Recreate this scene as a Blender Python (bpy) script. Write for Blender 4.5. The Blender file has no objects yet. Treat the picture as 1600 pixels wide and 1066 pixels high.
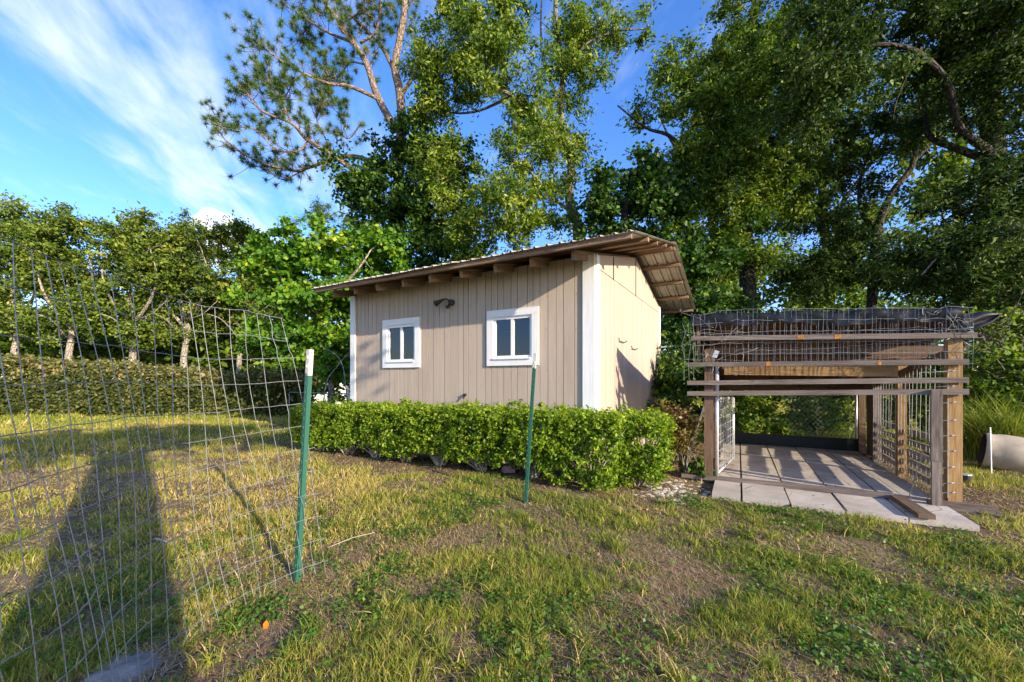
import bpy, math, random
import numpy as np
from mathutils import Vector

# ------------------------------------------------------------------ camera, light, exposure
sc = bpy.context.scene
COL = sc.collection
random.seed(7)
RNG = np.random.default_rng(11)
F, HZ, CZ = 637.5, 592.7, 1.30          # focal length and horizon row at 1600 px wide, eye height
cam = bpy.data.objects.new('camera', bpy.data.cameras.new('camera'))
COL.objects.link(cam)
cam.location = (0, 0, CZ)
cam.rotation_euler = (math.radians(90), 0, 0)
cam.data.sensor_width = 36
cam.data.lens = F / 1600 * 36
cam.data.shift_y = (HZ - 533) / 1600
cam.data.clip_start = 0.05
cam.data.clip_end = 3000
sc.camera = cam

SUN_EL, SUN_AZ = math.radians(18), math.radians(43)      # shadows fall 44.5 deg left of the view axis
to_sun = Vector((math.sin(SUN_AZ) * math.cos(SUN_EL), -math.cos(SUN_AZ) * math.cos(SUN_EL), math.sin(SUN_EL)))
sun = bpy.data.objects.new('sun', bpy.data.lights.new('sun', 'SUN'))
COL.objects.link(sun)
sun.data.energy = 3.95
sun.data.angle = math.radians(0.5)
sun.data.color = (1.0, 0.86, 0.66)
sun.rotation_euler = to_sun.to_track_quat('Z', 'Y').to_euler()
sun.location = (20, -20, 30)

sc.view_settings.view_transform = 'Standard'
sc.view_settings.look = 'None'
sc.view_settings.gamma = 1
sc.view_settings.exposure = 1.22
sc.cycles.max_bounces = 8
sc.cycles.transparent_max_bounces = 8
sc.cycles.use_denoising = True
sc.cycles.caustics_reflective = False
sc.cycles.caustics_refractive = False


class NT:
    """tiny node-tree helper"""
    def __init__(s, tree):
        s.t = tree
        s.n = tree.nodes
        s.l = tree.links

    def node(s, typ, ins=None, **props):
        n = s.n.new(typ)
        for k, v in props.items():
            setattr(n, k, v)
        for k, v in (ins or {}).items():
            sock = n.inputs[k]
            if isinstance(v, bpy.types.NodeSocket):
                s.l.new(v, sock)
            else:
                sock.default_value = v
        return n

    def math(s, op, a, b=0.0, c=0.0, clamp=False):
        n = s.node('ShaderNodeMath', {0: a, 1: b, 2: c}, operation=op)
        n.use_clamp = clamp
        return n.outputs[0]

    def mix(s, fac, a, b, mode='MIX'):
        n = s.node('ShaderNodeMix', data_type='RGBA', blend_type=mode)
        for i, v in ((0, fac), (6, a), (7, b)):
            if isinstance(v, bpy.types.NodeSocket):
                s.l.new(v, n.inputs[i])
            else:
                n.inputs[i].default_value = v if i == 0 else (tuple(v) + (1,) if len(v) == 3 else v)
        return n.outputs[2]

    def ramp(s, fac, stops):
        n = s.node('ShaderNodeValToRGB', {0: fac})
        e = n.color_ramp.elements
        while len(e) < len(stops):
            e.new(0.5)
        for k, (p, c) in enumerate(stops):
            e[k].position = p
            e[k].color = tuple(c) + (1,) if not isinstance(c, (int, float)) else (c, c, c, 1)
        return n.outputs[0]

    def noise(s, vec, scale, detail=4, rough=0.6, dist=0.0):
        return s.node('ShaderNodeTexNoise', {'Vector': vec, 'Scale': scale, 'Detail': detail, 'Roughness': rough, 'Distortion': dist}).outputs[0]

    def maprange(s, v, a, b, c=0.0, d=1.0):
        return s.node('ShaderNodeMapRange', {0: v, 1: a, 2: b, 3: c, 4: d}, interpolation_type='SMOOTHSTEP').outputs[0]


# ------------------------------------------------------------------ sky
world = bpy.data.worlds.new('World')
sc.world = world
world.use_nodes = True
w = NT(world.node_tree)
w.n.clear()
sky = w.node('ShaderNodeTexSky', sky_type='NISHITA')
sky.sun_disc = False
sky.sun_elevation = SUN_EL
sky.sun_rotation = math.atan2(to_sun.x, to_sun.y)
sky.altitude = 0
sky.air_density = 1.0
sky.dust_density = 0.6
sky.ozone_density = 2.0
tc = w.node('ShaderNodeTexCoord')
sep = w.node('ShaderNodeSeparateXYZ', {0: tc.outputs['Generated']})
zc = w.math('MAXIMUM', sep.outputs[2], 0.06)
pxx = w.math('DIVIDE', sep.outputs[0], zc)
pyy = w.math('DIVIDE', sep.outputs[1], zc)
# cirrus run along (-0.334, 0.943) on a flat cloud layer
along = w.math('ADD', w.math('MULTIPLY', pxx, -0.334), w.math('MULTIPLY', pyy, 0.943))
across = w.math('ADD', w.math('MULTIPLY', pxx, 0.943), w.math('MULTIPLY', pyy, 0.334))
wob = w.node('ShaderNodeCombineXYZ', {0: w.math('MULTIPLY', along, 0.8), 1: w.math('MULTIPLY', across, 1.3), 2: 3.7}).outputs[0]
nz_big = w.noise(wob, 1.1, 3, 0.5)
fine = w.node('ShaderNodeCombineXYZ', {0: w.math('MULTIPLY', along, 1.1), 1: w.math('MULTIPLY', across, 3.0), 2: 1.2}).outputs[0]
nz_fine = w.noise(fine, 1.7, 7, 0.56, 0.3)
off = w.math('ADD', across, w.math('MULTIPLY', w.math('SUBTRACT', nz_big, 0.5), 0.6))
band = w.math('POWER', 2.718, w.math('MULTIPLY', w.math('POWER', w.math('DIVIDE', w.math('ADD', off, 0.78), 0.27), 2.0), -1.0))
band2 = w.math('POWER', 2.718, w.math('MULTIPLY', w.math('POWER', w.math('DIVIDE', w.math('ADD', off, 0.22), 0.22), 2.0), -1.0))
cover = w.math('ADD', w.math('MULTIPLY', band, 0.33), w.math('ADD', w.math('MULTIPLY', band2, 0.14), 0.0))
cirrus = w.math('MULTIPLY', w.maprange(w.math('ADD', nz_fine, cover), 0.48, 1.12), 0.82)
# a small heap of cumulus low in the left
dirn = w.node('ShaderNodeVectorMath', {0: tc.outputs['Generated']}, operation='NORMALIZE').outputs[0]
lump = w.noise(dirn, 22, 5, 0.6)
dc = w.node('ShaderNodeVectorMath', {0: dirn, 1: Vector((-0.72, 1, 0.335)).normalized()}, operation='DISTANCE').outputs['Value']
cum = w.maprange(w.math('SUBTRACT', w.math('ADD', lump, 0.02), w.math('MULTIPLY', dc, 6.5)), 0.18, 0.24)
cl = w.math('MAXIMUM', cirrus, cum)
skyc = w.node('ShaderNodeHueSaturation', {'Hue': 0.502, 'Saturation': 1.25, 'Value': 1.0, 'Color': sky.outputs[0]}).outputs[0]
skyc = w.mix(1.0, skyc, (0.84, 0.87, 1.14), 'MULTIPLY')
mixed = w.mix(cl, skyc, (3.5, 3.75, 4.3))
bg = w.node('ShaderNodeBackground', {0: mixed, 1: 0.15})
out = w.node('ShaderNodeOutputWorld', {0: bg.outputs[0]})


# ------------------------------------------------------------------ small toolbox
def P(px, py, d):
    """a point seen at pixel (px, py) of the 1600 px photograph, d metres in front of the eye"""
    return Vector(((px - 800) / F * d, d, CZ + (HZ - py) / F * d))


def tag(o, label=None, cat=None, group=None, kind=None):
    if label: o['label'] = label
    if cat: o['category'] = cat
    if group: o['group'] = group
    if kind: o['kind'] = kind
    return o


ORG = {}


def thing(name, loc, label, cat, group=None):
    o = bpy.data.objects.new(name, None)
    COL.objects.link(o)
    o.empty_display_size = 0.2
    o.location = loc
    ORG[o.name] = Vector(loc)
    return tag(o, label, cat, group)


def link(name, me, mat, parent=None):
    o = bpy.data.objects.new(name, me)
    COL.objects.link(o)
    if mat: me.materials.append(mat)
    ORG[o.name] = ORG[parent.name] if parent else Vector((0, 0, 0))
    if parent: o.parent = parent
    return o


def np_mesh(name, verts, loops, starts, totals, mat, parent=None, rnd=None, smooth=False):
    me = bpy.data.meshes.new(name)
    off = ORG[parent.name] if parent else Vector((0, 0, 0))
    verts = np.asarray(verts, dtype=np.float32) - np.array(off, dtype=np.float32)
    me.vertices.add(len(verts))
    me.vertices.foreach_set('co', verts.ravel())
    me.loops.add(len(loops))
    me.loops.foreach_set('vertex_index', np.asarray(loops, dtype=np.int32))
    me.polygons.add(len(starts))
    me.polygons.foreach_set('loop_start', np.asarray(starts, dtype=np.int32))
    me.polygons.foreach_set('loop_total', np.asarray(totals, dtype=np.int32))
    if smooth:
        me.polygons.foreach_set('use_smooth', np.ones(len(starts), dtype=bool))
    if rnd is not None:
        a = me.attributes.new('rnd', 'FLOAT', 'POINT')
        a.data.foreach_set('value', np.asarray(rnd, dtype=np.float32))
    me.update(calc_edges=True)
    return link(name, me, mat, parent)


class MB:
    def __init__(s):
        s.v, s.f, s.uv = [], [], []

    def face(s, pts, uvs=None):
        b = len(s.v)
        s.v += [tuple(p) for p in pts]
        s.f.append(list(range(b, b + len(pts))))
        s.uv += uvs or [(p[0], p[2]) for p in pts]

    def bar(s, p0, p1, wd, ht, side=None, taper=1.0):
        """square timber from p0 to p1, wd along side, ht along the third axis"""
        p0, p1 = Vector(p0), Vector(p1)
        ax = (p1 - p0)
        ln = ax.length
        ax.normalize()
        sd = Vector(side) if side is not None else (Vector((0, 0, 1)).cross(ax) if abs(ax.z) < .9 else Vector((1, 0, 0)))
        sd = (sd - ax * sd.dot(ax)).normalized()
        up = ax.cross(sd)
        c = [(-.5, -.5), (.5, -.5), (.5, .5), (-.5, .5)]
        A = [p0 + sd * wd * i + up * ht * j for i, j in c]
        B = [p1 + (sd * wd * i + up * ht * j) * taper for i, j in c]
        o = random.random() * 10
        for k in range(4):
            n = (k + 1) % 4
            vv = o + k * .37
            wk = wd if k % 2 == 0 else ht
            s.face([A[k], A[n], B[n], B[k]], [(o, vv), (o, vv + wk), (o + ln, vv + wk), (o + ln, vv)])
        s.face([A[3], A[2], A[1], A[0]], [(o, o), (o, o + .03), (o + .03, o + .03), (o + .03, o)])
        s.face(B, [(o, o), (o, o + .03), (o + .03, o + .03), (o + .03, o)])
        return s

    def box(s, lo, hi):
        lo, hi = Vector(lo), Vector(hi)
        m = (lo + hi) / 2
        return s.bar((m.x, m.y, lo.z), (m.x, m.y, hi.z), hi.x - lo.x, hi.y - lo.y, (1, 0, 0))

    def prism(s, poly, ext):
        ext = Vector(ext)
        poly = [Vector(p) for p in poly]
        top = [p + ext for p in poly]
        o = random.random() * 7
        s.face(poly[::-1])
        s.face(top)
        for k in range(len(poly)):
            n = (k + 1) % len(poly)
            s.face([poly[k], poly[n], top[n], top[k]])
        return s

    def tube(s, pts, r, n=6, cap=True):
        pts = [Vector(p) for p in pts]
        rs = r if isinstance(r, (list, tuple)) else [r] * len(pts)
        rings = []
        ref = None
        for i, p in enumerate(pts):
            t = (pts[min(i + 1, len(pts) - 1)] - pts[max(i - 1, 0)])
            if t.length < 1e-9: t = Vector((0, 0, 1))
            t.normalize()
            if ref is None:
                ref = Vector((1, 0, 0)) if abs(t.x) < .8 else Vector((0, 1, 0))
            a = (ref - t * ref.dot(t)).normalized()
            ref = a
            b = t.cross(a)
            base = len(s.v)
            for k in range(n):
                an = 2 * math.pi * k / n
                s.v.append(tuple(p + (a * math.cos(an) + b * math.sin(an)) * rs[i]))
            rings.append(base)
        ln = 0
        for i in range(len(pts) - 1):
            l2 = ln + (pts[i + 1] - pts[i]).length
            for k in range(n):
                k2 = (k + 1) % n
                s.f.append([rings[i] + k, rings[i] + k2, rings[i + 1] + k2, rings[i + 1] + k])
                c0, c1 = k / n * rs[i] * 6.28, (k + 1) / n * rs[i] * 6.28
                s.uv += [(ln, c0), (ln, c1), (l2, c1), (l2, c0)]
            ln = l2
        if cap:
            for rr, rev in ((rings[0], True), (rings[-1], False)):
                ids = list(range(rr, rr + n))
                s.f.append(ids[::-1] if rev else ids)
                s.uv += [(0, 0)] * n
        return s

    def build(s, name, mat, parent=None, smooth=False, bevel=0.0):
        me = bpy.data.meshes.new(name)
        off = ORG[parent.name] if parent else Vector((0, 0, 0))
        me.from_pydata([tuple(Vector(v) - off) for v in s.v], [], s.f)
        uvl = me.uv_layers.new(name='UVMap')
        uvl.data.foreach_set('uv', np.asarray(s.uv, dtype=np.float32).ravel())
        if smooth:
            me.polygons.foreach_set('use_smooth', [True] * len(me.polygons))
        me.update()
        o = link(name, me, mat, parent)
        if bevel:
            m = o.modifiers.new('bevel', 'BEVEL')
            m.width = bevel
            m.segments = 1
            m.limit_method = 'ANGLE'
        return o


def smooth_path(pts, k=5):
    """Catmull-Rom through the points"""
    pts = [Vector(p) for p in pts]
    e = [pts[0] * 2 - pts[1]] + pts + [pts[-1] * 2 - pts[-2]]
    o = []
    for i in range(1, len(e) - 2):
        for j in range(k):
            t = j / k
            p0, p1, p2, p3 = e[i - 1], e[i], e[i + 1], e[i + 2]
            o.append(.5 * ((2 * p1) + (-p0 + p2) * t + (2 * p0 - 5 * p1 + 4 * p2 - p3) * t * t + (-p0 + 3 * p1 - 3 * p2 + p3) * t ** 3))
    o.append(pts[-1])
    return o


def vnoise(x, y, scale, seed=0):
    """smooth 2-D value noise in numpy, 0..1"""
    g = np.random.default_rng(seed).random((256, 256))
    x = np.asarray(x) / scale
    y = np.asarray(y) / scale
    xi, yi = np.floor(x).astype(int), np.floor(y).astype(int)
    fx, fy = x - xi, y - yi
    fx, fy = fx * fx * (3 - 2 * fx), fy * fy * (3 - 2 * fy)
    a, b = g[xi % 256, yi % 256], g[(xi + 1) % 256, yi % 256]
    c, d = g[xi % 256, (yi + 1) % 256], g[(xi + 1) % 256, (yi + 1) % 256]
    return (a * (1 - fx) + b * fx) * (1 - fy) + (c * (1 - fx) + d * fx) * fy


def fbm(x, y, scale, seed=0, oct=4):
    s, a, t = 0, 1.0, 0
    for k in range(oct):
        s = s + a * vnoise(x, y, scale / 2 ** k, seed + k)
        t += a
        a *= .55
    return s / t


def sstep(a, b, x):
    t = np.clip((x - a) / (b - a), 0, 1)
    return t * t * (3 - 2 * t)


# ------------------------------------------------------------------ materials
def material(name):
    m = bpy.data.materials.new(name)
    m.use_nodes = True
    t = NT(m.node_tree)
    t.n.clear()
    return m, t


def finish(t, color, rough=0.7, spec=0.3, metal=0.0, bump=None, bump_d=0.004, bump_s=0.6):
    ins = {'Base Color': color if isinstance(color, bpy.types.NodeSocket) else tuple(color) + (1,), 'Roughness': rough,
           'Specular IOR Level': spec, 'Metallic': metal}
    if bump is not None:
        ins['Normal'] = t.node('ShaderNodeBump', {'Height': bump, 'Distance': bump_d, 'Strength': bump_s}).outputs[0]
    b = t.node('ShaderNodeBsdfPrincipled', ins)
    t.node('ShaderNodeOutputMaterial', {0: b.outputs[0]})
    return b


def leaf_mat(name, stops, trans=0.35, rough=0.45, spec=0.35, tcol=(1.1, 1.25, 0.55)):
    m, t = material(name)
    r = t.node('ShaderNodeAttribute', attribute_name='rnd').outputs['Fac']
    c = t.ramp(r, stops)
    b = t.node('ShaderNodeBsdfPrincipled', {'Base Color': c, 'Roughness': rough, 'Specular IOR Level': spec})
    tr = t.node('ShaderNodeBsdfTranslucent', {'Color': t.mix(1.0, c, tcol, 'MULTIPLY')})
    mx = t.node('ShaderNodeMixShader', {0: trans, 1: b.outputs[0], 2: tr.outputs[0]})
    t.node('ShaderNodeOutputMaterial', {0: mx.outputs[0]})
    return m


def uv_coord(t, sx, sy):
    uv = t.node('ShaderNodeUVMap').outputs[0]
    return t.node('ShaderNodeMapping', {'Vector': uv, 'Scale': (sx, sy, 1)}).outputs[0]


def wood_mat(name, dark, mid, light, rough=0.8, knots=True, grey=None):
    m, t = material(name)
    g = t.noise(uv_coord(t, 1.6, 30), 2.0, 7, 0.65, 0.8)
    big = t.noise(uv_coord(t, 1.0, 3.0), 1.5, 4, 0.6)
    c = t.ramp(g, [(0.28, dark), (0.5, mid), (0.72, light)])
    c = t.mix(t.maprange(big, 0.4, 0.75), c, t.mix(1.0, c, (0.62, 0.6, 0.6), 'MULTIPLY'))
    if grey:
        c = t.mix(t.maprange(t.noise(uv_coord(t, .6, 6), 3.0, 5, 0.7), 0.45, 0.7, 0, .8), c, grey)
    if knots:
        v = t.node('ShaderNodeTexVoronoi', {'Vector': uv_coord(t, 1.7, 7), 'Scale': 1.2}).outputs['Distance']
        c = t.mix(t.maprange(v, 0.09, 0.03, 0, .75), c, dark)
    oi = t.node('ShaderNodeObjectInfo').outputs['Random']
    c = t.mix(t.maprange(oi, 0, 1, 0, .55), c, t.mix(1.0, c, (.62, .6, .58), 'MULTIPLY'))
    finish(t, c, rough, 0.2, 0, g, 0.004, 0.6)
    return m


M = {}
M['wood_tan'] = wood_mat('wood_tan', (.24, .125, .05), (.43, .265, .115), (.58, .39, .19))
M['wood_brown'] = wood_mat('wood_brown', (.09, .052, .032), (.185, .115, .07), (.27, .18, .12), grey=(.20, .16, .13))
M['wood_grey'] = wood_mat('wood_grey', (.095, .073, .062), (.20, .16, .138), (.31, .26, .23))
M['wood_slat'] = wood_mat('wood_slat', (.18, .14, .11), (.34, .28, .225), (.46, .40, .34))
M['wood_rafter'] = wood_mat('wood_rafter', (.15, .085, .05), (.30, .19, .12), (.42, .29, .19), grey=(.28, .22, .17))
M['wood_panel'] = wood_mat('wood_panel', (.10, .05, .025), (.19, .10, .05), (.27, .15, .08))


def painted(name, base, grime, rough=0.75, grain=True, sy=45, wear=None):
    m, t = material(name)
    tco = t.node('ShaderNodeTexCoord').outputs['Object']
    g = t.noise(uv_coord(t, 1.2, sy), 1.6, 7, 0.65)
    st = t.noise(t.node('ShaderNodeMapping', {'Vector': tco, 'Scale': (2.2, 2.2, .35)}).outputs[0], 1.6, 6, 0.65)
    sp = t.noise(tco, 46, 3, 0.6)
    oi = t.node('ShaderNodeObjectInfo').outputs['Random']
    c = t.mix(t.maprange(g, 0.3, 0.75, 0, .65), base, grime)
    c = t.mix(t.maprange(oi, 0, 1, 0, .30), c, grime)
    c = t.mix(t.maprange(st, 0.50, 0.74, 0, .55), c, grime)
    if wear:
        c = t.mix(t.maprange(sp, 0.68, 0.74, 0, .8), c, wear)
    finish(t, c, rough, 0.3, 0, g, 0.003, 0.5 if grain else 0.15)
    return m


M['siding'] = painted('siding_paint', (.49, .40, .315), (.35, .28, .22), 0.8, wear=(.33, .25, .18))
M['siding_core'] = painted('siding_groove', (.40, .31, .23), (.28, .21, .15), 0.9)
M['white'] = painted('white_paint', (.84, .84, .83), (.62, .60, .56), 0.55, sy=18)
M['vinyl'] = painted('white_vinyl', (.84, .85, .86), (.70, .69, .66), 0.35, grain=False, sy=5)


def simple(name, col, rough, spec=.4, metal=0.0, var=0.35, scale=14, bump=0.0):
    m, t = material(name)
    tco = t.node('ShaderNodeTexCoord').outputs['Object']
    n = t.noise(tco, scale, 6, 0.65)
    c = t.mix(t.maprange(n, .3, .72), tuple(x * (1 - var) for x in col), tuple(min(1, x * (1 + var * .6)) for x in col))
    finish(t, c, rough, spec, metal, n if bump else None, bump, 0.6)
    return m


M['wire'] = simple('galvanised_wire', (.27, .28, .29), .5, .4, .4, .3, 30)
M['mark'] = simple('orange_paint', (.50, .21, .05), .8, .2, 0, .6, 60)
M['mesh'] = simple('mesh_wire', (.40, .40, .40), .55, .4, .3, .3, 30)
M['wire_old'] = simple('weathered_wire', (.36, .36, .36), .55, .4, .5, .3, 30)
M['pipe'] = simple('galvanised_pipe', (.70, .71, .72), .38, .5, .55, .2, 22)
M['steel_dark'] = simple('dark_bronze_metal', (.035, .03, .028), .45, .5, .3, .4, 30)
def concrete_mat():
    m, t = material('concrete_paver')
    co = t.node('ShaderNodeTexCoord').outputs['Object']
    a = t.noise(co, 2.2, 7, .7)
    b = t.noise(co, 60, 5, .7)
    oi = t.node('ShaderNodeObjectInfo').outputs['Random']
    c = t.ramp(a, [(.3, (.34, .285, .225)), (.55, (.53, .47, .40)), (.8, (.62, .57, .50))])
    c = t.mix(t.maprange(b, .5, .75, 0, .5), c, (.30, .25, .20))
    c = t.mix(t.maprange(oi, 0, 1, 0, .35), c, (.36, .32, .27))
    cr = t.node('ShaderNodeTexVoronoi', {'Vector': t.node('ShaderNodeMapping', {'Vector': co, 'Scale': (1, 1, .1)}).outputs[0], 'Scale': 1.6}, feature='DISTANCE_TO_EDGE').outputs['Distance']
    c = t.mix(t.math('MULTIPLY', t.maprange(cr, .010, .003), t.maprange(a, .45, .6)), c, (.16, .13, .10))
    finish(t, c, .9, .2, 0, b, .004, .6)
    return m


M['concrete'] = concrete_mat()
M['block'] = simple('concrete_block', (.45, .43, .40), .9, .2, 0, .3, 12, .004)
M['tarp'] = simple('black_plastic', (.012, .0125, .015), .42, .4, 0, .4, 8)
M['pot'] = simple('tan_plastic', (.40, .335, .25), .6, .35, 0, .25, 6)
M['pot_in'] = simple('pot_inside', (.03, .028, .025), .8, .2)
M['stone'] = simple('grey_stone', (.24, .22, .20), .9, .2, 0, .4, 9, .01)
M['pink_stone'] = simple('pink_stone', (.45, .26, .25), .85, .2, 0, .3, 14, .006)
M['chalk'] = simple('white_rubble', (.47, .42, .36), .9, .2, 0, .3, 12, .005)
M['blue'] = simple('blue_plastic', (.03, .16, .45), .4, .4)
M['orange'] = simple('orange_leaf', (.75, .20, .02), .6, .3)
M['green_post'] = painted('green_post_paint', (.016, .095, .062), (.045, .135, .10), .42, sy=14, wear=(.20, .24, .21))
M['post_top'] = painted('chipped_white', (.72, .70, .66), (.42, .28, .18), .6, sy=9, wear=(.22, .08, .03))
M['stick'] = simple('dead_stick', (.45, .36, .26), .85, .2, 0, .3, 30)
M['wall_white'] = simple('white_wall', (.78, .76, .73), .8, .2, 0, .1, 2)


def bark_mat(name, dark, light, sc_=9):
    m, t = material(name)
    v = t.node('ShaderNodeTexVoronoi', {'Vector': uv_coord(t, 3.2, 9), 'Scale': 1.6}, feature='DISTANCE_TO_EDGE').outputs['Distance']
    n = t.noise(t.node('ShaderNodeTexCoord').outputs['Object'], sc_, 8, 0.7)
    h = t.math('ADD', t.maprange(v, 0, .2), t.math('MULTIPLY', n, .8))
    c = t.ramp(t.math('MULTIPLY', h, .55), [(.1, dark), (.8, light)])
    finish(t, c, .92, .15, 0, h, .03, .8)
    return m


M['bark'] = bark_mat('oak_bark', (.07, .056, .045), (.26, .22, .185))
M['bark_pine'] = bark_mat('pine_bark', (.10, .062, .045), (.36, .27, .21))
M['bark_pale'] = bark_mat('pale_bark', (.16, .13, .10), (.46, .40, .32))
M['bark_dark'] = bark_mat('dark_bark', (.022, .018, .015), (.085, .072, .06))

M['leaf_oak'] = leaf_mat('oak_leaf', [(0, (0.018, 0.045, 0.007)), (0.32, (0.07, 0.135, 0.014)), (0.68, (0.2, 0.27, 0.026)), (1, (0.46, 0.45, 0.06))], 0.36, 0.5, 0.25)
M['leaf_oak2'] = leaf_mat('laurel_oak_leaf', [(0, (0.022, 0.055, 0.008)), (0.32, (0.095, 0.17, 0.016)), (0.68, (0.24, 0.31, 0.03)), (1, (0.48, 0.47, 0.07))], 0.36, 0.5, 0.25)
M['leaf_dark'] = leaf_mat('live_oak_leaf', [(0, (0.01, 0.024, 0.006)), (0.4, (0.036, 0.072, 0.012)), (0.75, (0.095, 0.145, 0.022)), (1, (0.26, 0.29, 0.065))], 0.26, 0.55, 0.2)
M['leaf_vine'] = leaf_mat('vine_leaf', [(0, (0.029, 0.091, 0.010)), (.4, (0.081, 0.204, 0.014)), (.8, (0.209, 0.340, 0.019)), (.94, (0.386, 0.439, 0.024)), (1, (0.741, 0.605, 0.036))], 0.36, 0.5, 0.25)
M['leaf_ivy'] = leaf_mat('ivy_leaf', [(0, (0.01, 0.032, 0.006)), (0.45, (0.036, 0.095, 0.012)), (0.8, (0.115, 0.2, 0.02)), (1, (0.3, 0.34, 0.04))], 0.28, 0.5, 0.25)
M['leaf_left'] = leaf_mat('brushy_leaf', [(0, (0.018, 0.038, 0.008)), (0.3, (0.075, 0.125, 0.018)), (0.65, (0.19, 0.255, 0.03)), (0.9, (0.33, 0.36, 0.05)), (1, (0.42, 0.36, 0.09))], 0.34, 0.5, 0.2)
M['leaf_hedge'] = leaf_mat('box_leaf', [(0, (0.041, 0.098, 0.007)), (.35, (0.142, 0.247, 0.014)), (.75, (0.290, 0.377, 0.024)), (1, (0.486, 0.520, 0.060))], 0.38, 0.5, 0.25)
M['leaf_far_hedge'] = leaf_mat('far_hedge_leaf', [(0, (0.016, 0.028, 0.008)), (0.4, (0.075, 0.1, 0.024)), (0.75, (0.19, 0.19, 0.055)), (1, (0.4, 0.29, 0.15))], 0.28, 0.6, 0.2)
M['leaf_dry'] = leaf_mat('dry_leaf', [(0, (.09, .045, .018)), (.5, (.20, .13, .035)), (.8, (.22, .21, .04)), (1, (.36, .26, .10))], .3)
M['needle'] = leaf_mat('pine_needle', [(0, (0.016, 0.05, 0.012)), (0.45, (0.06, 0.13, 0.022)), (0.8, (0.17, 0.25, 0.035)), (1, (0.36, 0.27, 0.08))], 0.25, 0.45, 0.25)
M['grass'] = leaf_mat('grass_blade', [(0, (0.048, 0.093, 0.013)), (.32, (0.150, 0.204, 0.024)), (.58, (0.300, 0.316, 0.044)), (.74, (0.471, 0.386, 0.086)), (.86, (0.666, 0.456, 0.185)), (1, (0.878, 0.589, 0.304))], 0.35, 0.6, 0.2)
M['weed'] = leaf_mat('weed_leaf', [(0, (.030, .085, .012)), (.5, (.080, .175, .018)), (.9, (.18, .27, .03)), (1, (.34, .32, .05))], .3)
M['litter'] = leaf_mat('fallen_leaf', [(0, (0.125, 0.072, 0.039)), (.5, (0.300, 0.186, 0.099)), (.85, (0.475, 0.336, 0.187)), (1, (0.650, 0.528, 0.363))], .1, .7)


def ground_mat():
    m, t = material('sandy_soil')
    co = t.node('ShaderNodeTexCoord').outputs['Object']
    a = t.noise(co, 1.3, 8, .65)
    b = t.noise(co, 26, 8, .7)
    c = t.noise(co, 140, 4, .7)
    col = t.ramp(a, [(.30, (.105, .070, .045)), (.52, (.20, .14, .09)), (.75, (.36, .265, .17))])
    col = t.mix(t.maprange(b, .38, .68, 0, .7), col, (.075, .052, .034))
    col = t.mix(t.maprange(c, .52, .72, 0, .6), col, (.42, .33, .22))
    # far away, where no blade can be told apart, the lawn's own colour takes over
    d = t.node('ShaderNodeVectorMath', {0: co}, operation='LENGTH').outputs['Value']
    far = t.mix(t.maprange(b, .35, .7), (.16, .17, .045), (.34, .28, .12))
    col = t.mix(t.maprange(d, 10, 22), col, far)
    h = t.math('ADD', b, t.math('MULTIPLY', c, .5))
    finish(t, col, .95, .1, 0, h, .03, .8)
    return m


M['ground'] = ground_mat()


def glass_mat():
    m, t = material('window_glass')
    fr = t.node('ShaderNodeFresnel', {'IOR': 1.65}).outputs[0]
    tr = t.node('ShaderNodeBsdfTransparent', {'Color': (.35, .42, .47, 1)})
    gl = t.node('ShaderNodeBsdfGlossy', {'Color': (.9, .95, 1, 1), 'Roughness': .015})
    mx = t.node('ShaderNodeMixShader', {0: fr, 1: tr.outputs[0], 2: gl.outputs[0]})
    t.node('ShaderNodeOutputMaterial', {0: mx.outputs[0]})
    return m


M['glass'] = glass_mat()


def roof_mat():
    m, t = material('corrugated_metal')
    co = t.node('ShaderNodeTexCoord').outputs['Object']
    n = t.noise(co, 3.0, 7, .7)
    n2 = t.noise(co, 18, 6, .7)
    c = t.ramp(n, [(.3, (.36, .33, .28)), (.6, (.52, .49, .44))])
    c = t.mix(t.maprange(n2, .55, .75, 0, .6), c, (.30, .20, .13))
    finish(t, c, .55, .4, .35, n2, .002, .3)
    return m


M['roof'] = roof_mat()

# ------------------------------------------------------------------ frames of the two buildings
SH_C = Vector((1.0, 4.95, 0))                      # shed: near front corner; u runs left along the front, v into the depth
TH = math.radians(59.8)
SU = Vector((-math.sin(TH), math.cos(TH), 0))
SV = Vector((math.cos(TH), math.sin(TH), 0))


def sw(a, b, z):
    p = SH_C + SU * a + SV * b
    return Vector((p.x, p.y, z))


KA = math.radians(29)
K0 = Vector((2.38, 4.93, 0))                       # kennel: foot of the left front post
KF = Vector((math.cos(KA), -math.sin(KA), 0))
KG = Vector((math.sin(KA), math.cos(KA), 0))


def kw(p, q, z):
    v = K0 + KF * p + KG * q
    return Vector((v.x, v.y, z))


def kpt(px, py, q):
    """point of the plane q metres behind the kennel front that is seen at (px, py)"""
    r = (px - 800) / F
    p = (r * (K0.y + q * KG.y) - K0.x - q * KG.x) / (KF.x - r * KF.y)
    v = kw(p, q, 0)
    return Vector((v.x, v.y, CZ + (HZ - py) / F * v.y))


def shed_local(x, y):
    dx, dy = x - SH_C.x, y - SH_C.y
    return dx * SU.x + dy * SU.y, dx * SV.x + dy * SV.y


def kennel_local(x, y):
    dx, dy = x - K0.x, y - K0.y
    return dx * KF.x + dy * KF.y, dx * KG.x + dy * KG.y


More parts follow.
